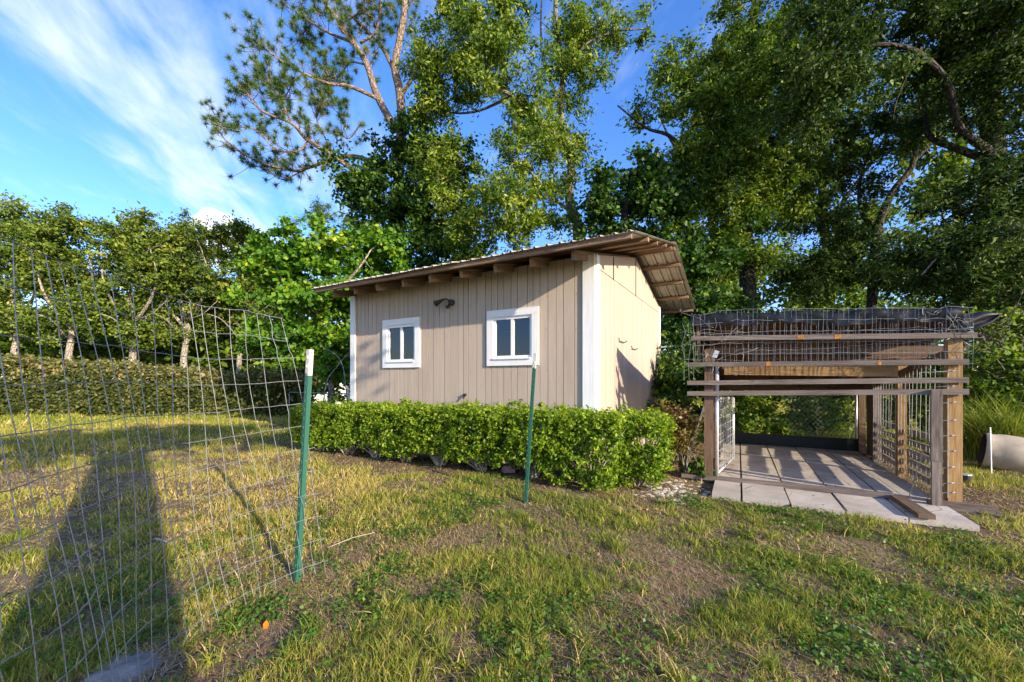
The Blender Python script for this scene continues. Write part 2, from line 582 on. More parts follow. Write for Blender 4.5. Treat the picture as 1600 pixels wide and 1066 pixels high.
BARE = [(P(560, 860, 1), .42), (P(1090, 880, 1), .30), (P(1275, 905, 1), .30), (P(190, 1050, 1), .30), (P(420, 985, 1), .30), (P(690, 760, 1), .35),
        (P(590, 730, 1), .5), (P(1420, 990, 1), .3), (P(1060, 770, 1), .5), (P(850, 770, 1), .45), (P(1550, 790, 1), .5)]
BARE = [(v.x * (CZ - .05) / (CZ - v.z), (CZ - .05) / (CZ - v.z), r) for v, r in BARE]


def gz(x, y):
    x = np.asarray(x, dtype=float)
    y = np.asarray(y, dtype=float)
    z = .10 * sstep(2.6, 4.6, y) + .055 * (fbm(x + 50, y + 50, 1.6, 3) - .5) * sstep(60, 20, np.hypot(x, y))
    a, b = shed_local(x, y)
    under = sstep(-.25, .1, a) * sstep(4.65, 4.3, a) * sstep(-.12, .25, b) * sstep(4.3, 4.0, b)
    p, q = kennel_local(x, y)
    kn = sstep(-.5, 0, p) * sstep(2.7, 2.1, p) * sstep(-1.5, -.9, q) * sstep(3.6, 3.0, q)
    z = z * (1 - kn) + .055 * kn
    return z - .10 * under


# ------------------------------------------------------------------ ground
def make_ground():
    g = np.concatenate([-np.geomspace(900, 16, 26), np.arange(-15, 15.01, .19), np.geomspace(16, 900, 26)])
    X, Y = np.meshgrid(g, g + 4)
    n = len(g)
    V = np.stack([X.ravel(), Y.ravel(), gz(X.ravel(), Y.ravel())], 1)
    i, j = np.meshgrid(np.arange(n - 1), np.arange(n - 1))
    a = (j * n + i).ravel()
    L = np.stack([a, a + 1, a + n + 1, a + n], 1).ravel()
    k = len(a)
    o = np_mesh('ground', V, L, np.arange(k) * 4, np.full(k, 4), M['ground'], smooth=True)
    tag(o, kind='structure')


make_ground()


# ------------------------------------------------------------------ shed
def make_shed():
    L, W, zb, zw, of, oL, oR, ze, zr = 4.395, 4.06, .15, 2.81, .60, .23, .625, 2.722, 3.345
    pitch = (zr - ze) / (W / 2 + of)

    def under(b):
        return ze + (b + of) * pitch if b <= W / 2 else zr - (b - W / 2) * pitch

    root = thing('shed', sw(L / 2, W / 2, .05), 'beige wooden shed with white corner trim and corrugated metal gable roof', 'shed')
    # windows: (right end a0, left end a1, bottom, top)
    wins = [(.741, 1.541, 1.485, 2.249), (2.796, 3.605, 1.485, 2.268)]
    holes = [(a0 + .09, a1 - .09, z0 + .09, z1 - .09) for a0, a1, z0, z1 in wins]
    # core of the wall behind the boards, with the window openings left open
    m = MB()
    As = sorted({0.0, L, *[h[0] for h in holes], *[h[1] for h in holes]})
    Zs = sorted({zb, zw, *[h[2] for h in holes], *[h[3] for h in holes]})
    for i in range(len(As) - 1):
        for j in range(len(Zs) - 1):
            ca, cz = (As[i] + As[i + 1]) / 2, (Zs[j] + Zs[j + 1]) / 2
            if any(h[0] < ca < h[1] and h[2] < cz < h[3] for h in holes): continue
            m.face([sw(As[i], 0, Zs[j]), sw(As[i], 0, Zs[j + 1]), sw(As[i + 1], 0, Zs[j + 1]), sw(As[i + 1], 0, Zs[j])])
    for a in (0, L):
        m.face([sw(a, 0, zb), sw(a, W, zb), sw(a, W, under(W) - .06), sw(a, W / 2, zr - .07), sw(a, 0, under(0) - .06)])
    m.face([sw(0, W, zb), sw(L, W, zb), sw(L, W, zw), sw(0, W, zw)])
    m.face([sw(0, 0, zb), sw(L, 0, zb), sw(L, W, zb), sw(0, W, zb)])
    m.build('wall', M['siding_core'], root)
    # siding boards, front
    a, k = .0, 0
    rr = random.Random(3)
    while a < L - .02:
        wd = min(rr.choice([.085, .10, .10, .115, .15]), L - a)
        lo, hi = a + .004, a + wd - .004
        spans = [(zb - rr.random() * .012, zw)]
        for h in holes:
            if hi > h[0] and lo < h[1]:
                spans = [(zb, h[2]), (h[3], zw)]
        for z0, z1 in spans:
            t = .011 + rr.random() * .003
            MB().bar(sw((lo + hi) / 2, -t / 2, z0), sw((lo + hi) / 2, -t / 2, z1), hi - lo, t, SU).build('siding_board', M['siding'], root, bevel=.002)
        a += wd
    # siding boards, right side, up to the seam
    b = 0.0
    while b < W - .02:
        wd = min(.203, W - b)
        t = .011 + rr.random() * .002
        MB().bar(sw(-t / 2, b + wd / 2, zb), sw(-t / 2, b + wd / 2, 2.665), wd - .005, t, SV).build('siding_board', M['siding'], root, bevel=.002)
        b += wd
    cuts = [0, .74, W / 2 - .02, 2.55, W]
    for i in range(len(cuts) - 1):
        b0, b1 = cuts[i] + .004, cuts[i + 1] - .004
        bs = [b0] + ([W / 2] if b0 < W / 2 < b1 else []) + [b1]
        poly = [sw(-.001, b0, 2.673), sw(-.001, b1, 2.673)] + [sw(-.001, x, max(under(x) - .055, 2.675)) for x in reversed(bs)]
        MB().prism(poly, -SU * .013).build('gable_panel', M['siding'], root)
    for bb in (.74, W / 2 - .02):
        MB().bar(sw(-.018, bb, 2.66), sw(-.018, bb, under(bb) - .07), .012, .012, SV).build('batten', M['steel_dark'], root)
    # rusty nail heads in rows
    nm = MB()
    for zz in (.45, .95, 1.40, 1.95, 2.38, 2.68):
        for aa in np.arange(.22, L - .1, .405):
            if any(h[0] - .12 < aa < h[1] + .12 and h[2] - .12 < zz < h[3] + .12 for h in holes): continue
            c_ = sw(aa + rr.uniform(-.012, .012), -.0145, zz + rr.uniform(-.03, .03))
            nm.tube([c_, c_ - SV * .002], .0045, 6)
        for bb in np.arange(.25, W - .1, .61):
            c_ = sw(-.0140, bb, zz + rr.uniform(-.03, .03) - .05)
            nm.tube([c_, c_ - SU * .002], .0045, 6)
    tag(nm.build('nail_heads', M['wood_panel'], root), kind='stuff')
    # corner trim
    top = under(0) - .055
    MB().bar(sw(.062, -.026, zb - .02), sw(.062, -.026, top), .15, .022, SU).build('corner_trim', M['white'], root, bevel=.003)
    MB().bar(sw(-.026, .045, zb - .02), sw(-.026, .045, top), .022, .118, SU).build('corner_trim', M['white'], root, bevel=.003)
    MB().bar(sw(L - .045, -.026, zb - .06), sw(L - .045, -.026, top - .02), .12, .022, SU).build('corner_trim', M['white'], root, bevel=.003)
    MB().bar(sw(-.024, W - .05, zb), sw(-.024, W - .05, under(W) - .075), .022, .11, SU).build('corner_trim', M['white'], root, bevel=.003)
    # rim joist and piers
    MB().bar(sw(.1, .05, zb - .03), sw(L - .1, .05, zb - .03), .04, .10, SV).build('rim_joist', M['wood_grey'], root)
    for aa in (.15, 1.5, 2.9, 4.25):
        MB().bar(sw(aa, .14, -.06), sw(aa, .14, zb - .05), .38, .19, SU).build('pier_block', M['block'], root, bevel=.006)
    # windows
    for (a0, a1, z0, z1), h in zip(wins, holes):
        wd = MB()
        f = .095
        for (pa, pb, ww, hh) in [((a0, z1 - f / 2), (a1, z1 - f / 2), 0, 0), ((a0, z0 + f / 2), (a1, z0 + f / 2), 0, 0)]:
            wd.bar(sw(pa[0], -.028, pa[1]), sw(pb[0], -.028, pb[1]), .028, f, SV)
        for aa in (a0 + f / 2, a1 - f / 2):
            wd.bar(sw(aa, -.028, z0 + f + .001), sw(aa, -.028, z1 - f - .001), f, .027, SU)
        wo = wd.build('window', M['white'], root, bevel=.003)
        g0, g1, y0, y1 = h
        fr = MB()
        e = .045
        fr.bar(sw(g0, .005, y1 - e / 2), sw(g1, .005, y1 - e / 2), .05, e, SV)
        fr.bar(sw(g0, .005, y0 + e / 2), sw(g1, .005, y0 + e / 2), .05, e, SV)
        for aa in (g0 + e / 2, g1 - e / 2):
            fr.bar(sw(aa, .005, y0 + e + .001), sw(aa, .005, y1 - e - .001), e, .049, SU)
        fr.build('frame', M['vinyl'], wo, bevel=.003)
        mid = (g0 + g1) / 2 + .005
        MB().bar(sw(mid, .006, y0 + e + .001), sw(mid, .006, y1 - e - .001), .042, .042, SU).build('mullion', M['vinyl'], wo, bevel=.003)
        MB().bar(sw(g0 + .02, -.035, y0 + .006), sw(g1 - .02, -.035, y0 + .006), .05, .02, SV).build('sill', M['vinyl'], wo)
        for p0, p1, dep in ((g0 + e, mid - .021, .012), (mid + .021, g1 - e, .002)):
            MB().face([sw(p0, dep, y0 + e), sw(p0, dep, y1 - e), sw(p1, dep, y1 - e), sw(p1, dep, y0 + e)]).__class__
            pm = MB()
            pm.bar(sw((p0 + p1) / 2, dep, y0 + e + .001), sw((p0 + p1) / 2, dep, y1 - e - .001), p1 - p0 - .002, .004, SU)
            pm.build('pane', M['glass'], wo)
        if a0 < 2:      # pale slats of a blind behind the near window
            for q in range(3):
                MB().bar(sw(mid + .05, .10, y1 - .10 - q * .045), sw(g1 - .1, .10, y1 - .10 - q * .045), .03, .006, SV).build('blind_slat', M['vinyl'], wo)
    # roof sheets: trapezoid ribs running down each slope
    span = L + oL + oR
    ns = 7
    sheet = span / ns
    prof = []
    npitch = 5
    for q in range(npitch):
        x0 = q / npitch
        for dx, h in ((0, 0), (.30, 0), (.36, .02), (.48, .02), (.54, 0), (.76, .0), (.78, .007), (.82, .007), (.84, 0)):
            prof.append((x0 + dx / npitch, h))
    prof.append((1.0, 0))
    for side in (0, 1):
        for i in range(ns):
            base = -oR + i * sheet
            vs, fs = [], []
            zo = .004 * (i % 2)
            jit = rr.uniform(-.025, .025)
            rows = [(-of - .045 + jit, 0), (W / 2 + (.0 if side == 0 else 0), 1)] if side == 0 else [(W / 2, 1), (W + of + .045 + jit, 0)]
            m = MB()
            bs = np.linspace(rows[0][0], rows[1][0], 5)
            for r_, bb in enumerate(bs):
                zz = ze + (bb + of) * pitch if side == 0 else zr - (bb - W / 2) * pitch
                for x, h in prof:
                    sag = -.012 * math.sin(math.pi * ((bb * 1.7) % 1))
                    m.v.append(tuple(sw(base + x * (sheet + .03) - .015, bb, zz + h + .075 + zo + sag * .4)))
            n = len(prof)
            for r_ in range(4):
                for c in range(n - 1):
                    m.f.append([r_ * n + c, r_ * n + c + 1, (r_ + 1) * n + c + 1, (r_ + 1) * n + c])
                    m.uv += [(0, 0)] * 4
            o = m.build('roof_sheet', M['roof'], root)
            sol = o.modifiers.new('solid', 'SOLIDIFY')
            sol.thickness = .002
    cap = MB()
    for s_ in (-1, 1):
        cap.face([sw(-oR - .01, W / 2, zr + .108), sw(L + oL, W / 2, zr + .108), sw(L + oL, W / 2 + s_ * .14, zr + .108 - .14 * pitch), sw(-oR - .01, W / 2 + s_ * .14, zr + .108 - .14 * pitch)])
    cap.build('ridge_cap', M['roof'], root)
    # purlins along the shed
    for bb in (-of + .03, .12, .78, 1.42, W / 2 - .06, W / 2 + .06, 2.62, 3.28, 3.94, W + of - .03):
        zz = under(bb) + .034
        big = abs(bb + of - .03) < .01
        MB().bar(sw(-oR + .01 + rr.random() * .05, bb, zz), sw(L + oL - .03, bb, zz), (.05 if big else .075), (.055 if big else .05), SV).build('purlin', M['wood_rafter'], root, bevel=.004)
    # rafters with tails over the front wall
    for i in range(9):
        aa = .09 + i * (L - .18) / 8
        b0 = -.44 - rr.random() * .04
        MB().bar(sw(aa, b0, under(b0) - .058), sw(aa, W / 2, zr - .058), .042, .105, SU).build('rafter', M['wood_rafter'], root, bevel=.004)
        MB().bar(sw(aa, W / 2 + .001, zr - .068), sw(aa, W + .35, under(W + .35) - .068), .042, .125, SU).build('rafter', M['wood_rafter'], root, bevel=.004)
    # barge rafter just outside the gable
    # hooks on the side wall
    for (b0, b1, z) in ((1.0, 1.32, 1.84), (1.72, 2.0, 1.78)):
        MB().tube([sw(-.02, b0, z + .05), sw(-.03, b0, z), sw(-.035, b1 - .05, z), sw(-.05, b1, z + .03)], .006, 6).build('wall_hook', M['steel_dark'], root)
    br = MB()
    br.tube([sw(-.03, W - .1, 1.95), sw(-.5, W + .12, 2.0)], .014, 6)
    br.tube([sw(-.03, W - .1, 1.55), sw(-.48, W + .1, 1.98)], .012, 6)
    br.build('line_bracket', M['pipe'], root)
    MB().tube([sw(1.93, -.012, 1.075), sw(1.93, -.05, 1.07)], .022, 8).tube([sw(1.93, -.03, 1.07), sw(1.935, -.06, 1.02)], .012, 6).build('cable_outlet', M['steel_dark'], root)
    # security lamp screwed to the wall
    lp = thing('wall_lamp', sw(2.1916, -0.0160, 2.3796), 'dark bronze floodlight on the shed wall between its two windows', 'wall lamp')
    MB().tube([sw(2.1700, -0.0096, 2.4300), sw(2.1700, -0.0600, 2.4300)], .046, 14).build('mounting_plate', M['steel_dark'], lp, bevel=.004)
    MB().tube(smooth_path([sw(2.1700, -0.0560, 2.4444), sw(2.2132, -0.1040, 2.4732), sw(2.2780, -0.1040, 2.4660)], 4), .011, 7).build('arm', M['steel_dark'], lp, smooth=True)
    MB().tube([sw(2.2492, -0.1040, 2.4732), sw(2.2852, -0.1200, 2.4588), sw(2.3068, -0.1280, 2.4444), sw(2.3788, -0.1600, 2.4084)], [.015, .022, .028, .05], 12).build('lamp_head', M['steel_dark'], lp, smooth=True)
    MB().tube([sw(2.1772, -0.0560, 2.4084), sw(2.1916, -0.0880, 2.3652), sw(2.2060, -0.1120, 2.3508)], [.016, .025, .026], 10).build('motion_sensor', M['steel_dark'], lp, smooth=True)


make_shed()


# ------------------------------------------------------------------ dog kennel
def make_kennel():
    zg = .10
    W2, D = 2.13, 3.35
    rr = random.Random(5)
    # paving under it
    pv = thing('paving', kw(1, .5, .05), 'pale concrete paver floor under and before the kennel', 'paving')
    del pv['label'], pv['category']
    tag(pv, kind='structure')
    ps = [.06, .34, .75, 1.17, 1.60, 2.04]
    qs = [-.74, .02, 1.0, 2.05, 3.2]
    for i in range(5):
        for j in range(4):
            g = .009
            e = .02 if j else 0
            z1 = .105 + rr.uniform(-.005, .007)
            p0, p1, q0, q1 = ps[i] + g, ps[i + 1] - g, qs[j] + .004, qs[j + 1] - .004
            if j == 0: q0 += [.0, .01, -.01, .0, .03][i]
            tl = rr.uniform(-.006, .006)
            m = MB()
            poly = [kw(p0, q0, .03), kw(p1, q0, .03), kw(p1, q1, .03), kw(p0, q1, .03)]
            m.prism(poly, (0, 0, z1 - .03))
            for k in (4, 5):
                m.v[k] = (m.v[k][0], m.v[k][1], m.v[k][2])
            m.build('paver', M['concrete'], pv, bevel=.006)
    k = thing('dog_kennel', kw(1.1, 1.5, .1), 'open timber dog run with wire mesh front and grey rails across its entrance', 'kennel')
    # posts
    lf = kpt(1107, 600, 0)
    MB().bar((lf.x, lf.y, zg - .04), (lf.x + .01, lf.y, 1.66), .095, .095, KF).build('post', M['wood_brown'], k, bevel=.005)
    rt = kpt(1489, 600, 0)
    MB().bar((rt.x, rt.y, .04), (rt.x, rt.y, 1.72), .10, .10, KF).build('post', M['wood_tan'], k, bevel=.006)
    pr = (rt - K0).dot(KF)
    for q, mt, sz in ((1.42, 'wood_tan', .085), (2.45, 'wood_grey', .09), (3.3, 'wood_brown', .09)):
        MB().bar(kw(pr, q, .03), kw(pr, q, 1.78 - q * .22), sz, sz, KF).build('post', M[mt], k, bevel=.005)
    for q in (1.75, 3.0):
        MB().bar(kw(-.02, q, .03), kw(-.02, q, 1.78 - q * .22), .085, .085, KF).build('post', M['wood_brown'], k, bevel=.005)
    # boards of the solid back part of the right wall
    for i in range(6):
        q = 2.56 + i * .115
        MB().bar(kw(pr + .055, q, .08), kw(pr + .055, q, 1.5), .025, .108, KF).build('wall_board', M['wood_brown'], k)
    # four grey rails nailed across the front
    for (x0, y0, x1, y1) in ((1080, 529, 1526, 524), (1074, 570, 1513, 565.5), (1074, 598.5, 1513, 594), (1074, 615, 1513, 612)):
        a, b = kpt(x0, y0, -.085), kpt(x1, y1, -.085)
        MB().bar(a, b, .036, .052, KG).build('rail', M['wood_grey'], k, bevel=.004)
    # dabs of orange marking paint on the two upper rails
    for x0, x1, ya, yb in ((1246, 1256, 527.2, 527.0), (1304, 1314, 526.5, 526.4), (1197, 1204, 568.8, 568.7), (1371, 1377, 567, 567)):
        a, b = kpt(x0, ya, -.104), kpt(x1, yb, -.104)
        MB().bar(a, b, .002, .046, KG).build('paint_mark', M['mark'], k)
    # short upright and sill
    a, b = kpt(1463, 786, -.13), kpt(1463, 609, -.13)
    md = a.lerp(b, .37)
    MB().bar((a.x, a.y, .06), (a.x, a.y, md.z), .07, .035, KF).build('upright', M['wood_grey'], k, bevel=.004)
    MB().bar((a.x, a.y, md.z + .002), (a.x, a.y, b.z), .078, .04, KF).build('upright', M['wood_grey'], k, bevel=.004)
    MB().bar(kw(-.3, -.03, .115), kw(1.66, -.06, .135), .085, .045, KG).build('sill', M['wood_grey'], k, bevel=.005)
    MB().bar(kw(1.9, -.10, .10), kw(2.36, -.10, .10), .05, .09, KG).build('sill', M['wood_grey'], k, bevel=.005)
    # fascia planks behind the mesh, header and roof deck
    for z0, z1, q in ((1.745, 1.865, .42), (1.54, 1.67, .50)):
        MB().bar(kw(.42, q, (z0 + z1) / 2), kw(W2 - .05, q, (z0 + z1) / 2 - .04), .022, z1 - z0, KG).build('fascia_board', M['wood_panel'], k, bevel=.003)
    MB().bar(kw(.16, .16, 1.415), kw(1.75, .16, 1.385), .04, .12, KG).build('header', M['wood_tan'], k, bevel=.004)
    MB().bar(kw(-.05, .36, 1.66), kw(W2 + .05, .36, 1.60), .04, .09, KG).build('header', M['wood_brown'], k, bevel=.004)
    MB().bar(kw(-.05, D, 1.16), kw(W2 + .05, D, 1.16), .04, .14, KG).build('header', M['wood_brown'], k, bevel=.004)
    for i in range(6):
        p = i * W2 / 5
        MB().bar(kw(p, .0, 1.955 - .045 * p), kw(p, D + .1, 1.215 - .045 * p), .04, .09, KF).build('rafter', M['wood_brown'], k, bevel=.004)
    for s_ in (0, 1):
        p = -.02 if s_ == 0 else pr
        MB().bar(kw(p, .08, 1.55), kw(p, D, 1.10), .04, .09, KF).build('side_beam', M['wood_brown'], k)
    for i in range(2):
        p0, p1 = i * 1.12 - .04, (i + 1) * 1.12 - .045
        m = MB()
        m.prism([kw(p0, -.02, 2.008 - .045 * p0), kw(p1, -.02, 2.008 - .045 * p1), kw(p1, D + .15, 1.253 - .045 * p1), kw(p0, D + .15, 1.253 - .045 * p0)], (0, 0, .012))
        m.build('roof_deck', M['wood_panel'], k)
    MB().bar(kw(.05, D - .06, .17), kw(2.08, D - .06, .17), .03, .26, KG).build('back_shade_board', M['tarp'], k)  # low board added as a dark strip, black stands in for the shade there
    MB().bar(kpt(1330, 575, .5), kpt(1345, 590, .5), .04, .09, KF).build('brace', M['wood_tan'], k)
    MB().bar(kw(pr - .02, 1.0, 1.48), kw(pr - .02, 1.28, 1.15), .04, .05, KF).build('brace', M['wood_brown'], k)
    MB().bar(kw(-.10, .02, 1.45), kw(-.13, .02, 2.05), .03, .03, KF).build('stake', M['wood_rafter'], k)
    # mesh across the top of the front: two crumpled layers of wire
    for lay, (q, y0, y1, ya, yb, r_) in enumerate(((-.055, 484, 578, 480, 572, .0017), (-.03, 500, 574, 492, 570, .0015))):
        m = MB()
        xs = np.arange(1084 if lay == 0 else 1150, 1522 if lay == 0 else 1500, 8.4 if lay == 0 else 9.7)
        for x in xs:
            t = (x - 1084) / 438
            x2 = x + rr.uniform(-2, 2)
            tw = 3.0 if (x < 1160 or x > 1440) else .7
            sag = (y0 + (ya - y0) * t) + (9 * max(0, 1 - (x - 1084) / 60)) + rr.uniform(-1, 1)
            bot = y1 + (yb - y1) * t + rr.uniform(-3, 4)
            pts = [kpt(x2 + rr.uniform(-tw, tw), sag + (bot - sag) * u_, q + rr.uniform(-.012, .012) * tw) for u_ in (0, .22, .45, .7, 1)]
            m.tube(pts, r_, 4, False)
        for y in np.linspace(0, 1, 6 if lay == 0 else 4):
            pts = []
            for x in np.linspace(xs[0], xs[-1], 34):
                t = (x - 1084) / 438
                wob = 2.2 if (x < 1170 or x > 1430) else .8
                yy = y0 + (ya - y0) * t + y * ((y1 - y0) * .93) + rr.uniform(-wob, wob) + (9 * max(0, 1 - (x - 1084) / 60)) * (1 - y) + lay * 4 * math.sin(x / 60)
                pts.append(kpt(x, yy, q - .004 + rr.uniform(-.006, .006)))
            m.tube(pts, r_ * 1.15, 4, False)
        m.build('mesh_panel', M['mesh'], k)
    m = MB()                                          # loose bent ends
    for _ in range(26):
        left = rr.random() < .6
        x, y = (rr.uniform(1066, 1170), rr.uniform(486, 575)) if left else (rr.uniform(1440, 1518), rr.uniform(484, 525))
        pts = [kpt(x, y, -.09)]
        dx, dy = rr.uniform(-5, 9), rr.uniform(-6, 6)
        for _k in range(6):
            x, y = x + dx, y + dy
            dx, dy = dx + rr.uniform(-5, 5), dy + rr.uniform(-5, 5)
            pts.append(kpt(min(max(x, 1064), 1521), min(max(y, 480), 582), -.09 + rr.uniform(-.05, .03)))
        m.tube(smooth_path(pts, 3), .0017, 4, False)
    for x0 in (1068, 1076, 1084):
        m.tube(smooth_path([kpt(x0 + rr.uniform(-3, 3), y, -.10 + rr.uniform(-.03, .03)) for y in (505, 520, 540, 560, 578, 595)], 3), .0016, 4, False)
    for y0 in (520, 540, 560):
        m.tube(smooth_path([kpt(x, y0 + rr.uniform(-4, 4), -.10) for x in (1062, 1072, 1084, 1100, 1130, 1160)], 3), .0016, 4, False)
    m.build('bent_wires', M['mesh'], k)
    # right wall: tall wire panel with low slats outside
    m = MB()
    for i in range(20):
        q = .08 + i * .12
        m.tube([kw(pr - .06, q, .10), kw(pr - .065 + rr.uniform(-.01, .01), q, .8), kw(pr - .06, q, 1.52 - q * .14)], .0027, 5)
    for z in (.20, .46, .74, 1.02, 1.32):
        m.tube([kw(pr - .055, .03, z), kw(pr - .055, 2.4, z)], .0016, 5)
    m.build('side_mesh', M['mesh'], k)
    for z in (.17, .29, .41, .53, .66):
        for q0, q1 in ((.1, 1.36), (1.48, 2.38)):
            dz = rr.uniform(-.015, .015)
            MB().bar(kw(pr + .055, q0, z + dz), kw(pr + .055, q1, z - dz), .022, .070, KF).build('slat', M['wood_slat'], k, bevel=.002)
    # strands tied round the right post
    m = MB()
    for i, y in enumerate((580, 604, 629, 657, 681, 705, 730, 755, 770)):
        a, b = kpt(1463, y + 1, -.09), kpt(1500, y - rr.uniform(0, 2), -.085)
        m.tube([a, a.lerp(b, .5) + Vector((0, 0, rr.uniform(-.006, .006))), b], .0026, 5)
        c = kpt(1487 + rr.uniform(-3, 3), y, -.09)
        m.tube([c + KF * -.02 + Vector((0, 0, -.008)), c + KG * -.012, c + KF * .02 + Vector((0, 0, .009))], .0045, 5)
    a, b = kpt(1437, 582, -.05), kpt(1480, 581, -.05)
    m.tube([a, b], .0035, 5)
    m.tube([a, a + Vector((0, 0, -.09))], .0035, 5)
    m.tube([kpt(1481, 582, -.05), kpt(1481, 778, -.05)], .004, 5)
    m.build('tied_strands', M['wire_old'], k)
    # wire gate folded back along the left side
    gt = MB()
    gp, gq0, gq1 = .085, .0, 1.05
    GA, GB = kw(.085, 0, 0), Vector((3.19, 5.88, 0))

    def kg(p_, q_, z_):
        v_ = GA.lerp(GB, q_ / 1.05)
        return Vector((v_.x, v_.y, z_))
    MB_near = [kg(gp, gq0, .12), kg(gp, gq0, 1.50)]
    gt.tube(MB_near, .024, 10)
    gt.tube([kg(gp, gq1, .13), kg(gp, gq1, 1.03)], .018, 8)
    gt.tube([kg(gp, gq0, .17), kg(gp, gq1, .17)], .016, 8)
    gt.tube(smooth_path([kg(gp, gq0, 1.05), kg(gp, .3, 1.06), kg(gp, gq1, 1.03)], 3), .016, 8)
    go = gt.build('gate', M['pipe'], k, smooth=True)
    m = MB()
    for i in range(8):
        q = .1 + i * .125
        m.tube([kg(gp, q, .17), kg(gp, q, 1.05)], .0035, 5)
    for i in range(9):
        z = .22 + i * .10
        m.tube([kg(gp, gq0, z), kg(gp, gq1, z)], .0032, 5)
    m.build('gate_mesh', M['pipe'], go)
    MB().tube([kw(gp, .03, 1.50), kw(gp + .12, .25, 1.42), kw(gp + .2, .6, 1.36)], .016, 7).build('gate_brace', M['pipe'], k)
    m = MB()
    m.bar(kw(.06, -.03, 1.56), kw(.09, -.03, 1.64), .05, .03, KF)
    m.build('latch', M['pipe'], k)
    # chain link across the right part of the back
    m = MB()
    for i in range(-14, 16):
        x0 = 1.15 + i * .075
        for s_ in (-1, 1):
            pts = []
            for t in np.linspace(0, 1, 2):
                p = x0 + (t if s_ > 0 else 1 - t) * .62
                pts.append((p, .32 + t * .72))
            (pa, za), (pb, zb_) = pts
            lo, hi = 1.1, 2.1
            if max(pa, pb) < lo or min(pa, pb) > hi: continue

            def clip(pv_, p_, z_, p2, z2):
                q_ = min(max(p_, lo), hi)
                if abs(p2 - p_) < 1e-6: return q_, z_
                return q_, z_ + (z2 - z_) * (q_ - p_) / (p2 - p_)
            A, B = clip(0, pa, za, pb, zb_), clip(0, pb, zb_, pa, za)
            m.tube([kw(A[0], D + .06, A[1]), kw(B[0], D + .06, B[1])], .003, 4, False)
    m.build('chain_link', M['wire'], k)
    MB().tube([kw(2.06, D + .06, .08), kw(2.06, D + .06, 1.12)], .022, 8).build('back_post', M['pipe'], k, smooth=True)
    # rag and wire hanging at the right side
    m = MB()
    pts = [kpt(x, y, .05) for x, y in ((1420, 778), (1428, 755), (1433, 735), (1440, 715), (1442, 705))]
    m.tube(smooth_path(pts, 4), [.004] * 17, 5)
    m.build('wire_end', M['wire_old'], k)
    # tarp lying over the roof
    tp = thing('tarp', kw(1.1, 1.5, 1.9), 'black plastic tarp over the kennel roof with a pointed flap at the right', 'tarp')
    nx, ny = 60, 26
    V = []
    for j in range(ny):
        for i in range(nx):
            u_, v_ = i / (nx - 1), j / (ny - 1)
            p = -.20 + u_ * 2.36
            q = -.05 + v_ * 3.5
            z = 2.085 - .05 * p - max(q, 0) * .225 + .010 * math.sin(p * 9 + q * 2) * (1 - v_) + .007 * math.sin(p * 23 + q * 9) + .005 * math.sin(p * 41)
            if p < .1: z -= (.1 - p) * .12
            if j < 4:
                q = -.052 + .012 * math.sin(p * 13 + j * 1.6) + .009 * math.sin(p * 37 - j * 1.3) + .006 * math.sin(p * 71 + j * 2)
                z = 2.085 - .05 * p + .008 * math.sin(p * 9) - (3 - j) * (.046 + .006 * math.sin(p * 5.3 + 1)) + (.008 * math.sin(p * 29) if j == 0 else 0)
            V.append(kw(p, q, z))
    m = MB()
    m.v = [tuple(v) for v in V]
    for j in range(ny - 1):
        for i in range(nx - 1):
            a = j * nx + i
            m.f.append([a, a + 1, a + nx + 1, a + nx])
            m.uv += [(0, 0)] * 4
    m.build('sheet', M['tarp'], tp, smooth=True)
    m = MB()                                          # the flap beyond the right corner
    rows = []
    for i in range(16):
        t = i / 15
        x = 1500 + t * 65
        yt = 489 + 1.5 * math.sin(t * 8)
        yb = 520 - 4 * t - 23 * t * t + 1.5 * math.sin(t * 11)
        row = []
        for j in range(7):
            s_ = j / 6
            row.append(kpt(x, yt + (yb - yt) * s_, -.03 + .05 * t + .028 * math.sin(s_ * 9 + t * 4) * (1 - t * .5)))
        rows.append(row)
    for row in rows: m.v += [tuple(v) for v in row]
    for i in range(15):
        for j in range(6):
            a = i * 7 + j
            m.f.append([a, a + 7, a + 8, a + 1])
            m.uv += [(0, 0)] * 4
    fl = m.build('flap', M['tarp'], tp, smooth=True)
    sol = fl.modifiers.new('solid', 'SOLIDIFY')
    sol.thickness = .004
    # loose plank on the pavers
    pl = MB().bar((3.80, 4.02, .135), (3.52, 3.46, .135), .11, .04, (.9, -.45, 0)).build('plank', M['wood_brown'], None, bevel=.004)
    tag(pl, 'short dark brown plank lying across the paver at the kennel entrance', 'plank')
    # leaning scrap of mesh left of the kennel
    sm = thing('wire_scrap', P(1092, 742, 5.1), 'loose sheet of wire mesh leaning against the left kennel post', 'wire mesh')
    m = MB()
    A, B = P(1083, 738, 5.0), P(1106, 640, 5.1)
    for i in range(7):
        d = Vector((.022 * i - .09, .05 * i, .012 * i))
        m.tube([A + d, (A + d).lerp(B + d * .5, .5) + Vector((-.02, 0, 0)), B + d * .5], .0020, 5)
    for i in range(7):
        t = i / 6
        p0, p1 = (A + Vector((-.09, 0, 0))).lerp(B + Vector((-.045, 0, 0)), t), (A + Vector((.042, .30, .07))).lerp(B + Vector((.021, .15, .036)), t)
        m.tube([p0, p1], .0018, 5)
    m.build('mesh', M['mesh'], sm)


make_kennel()


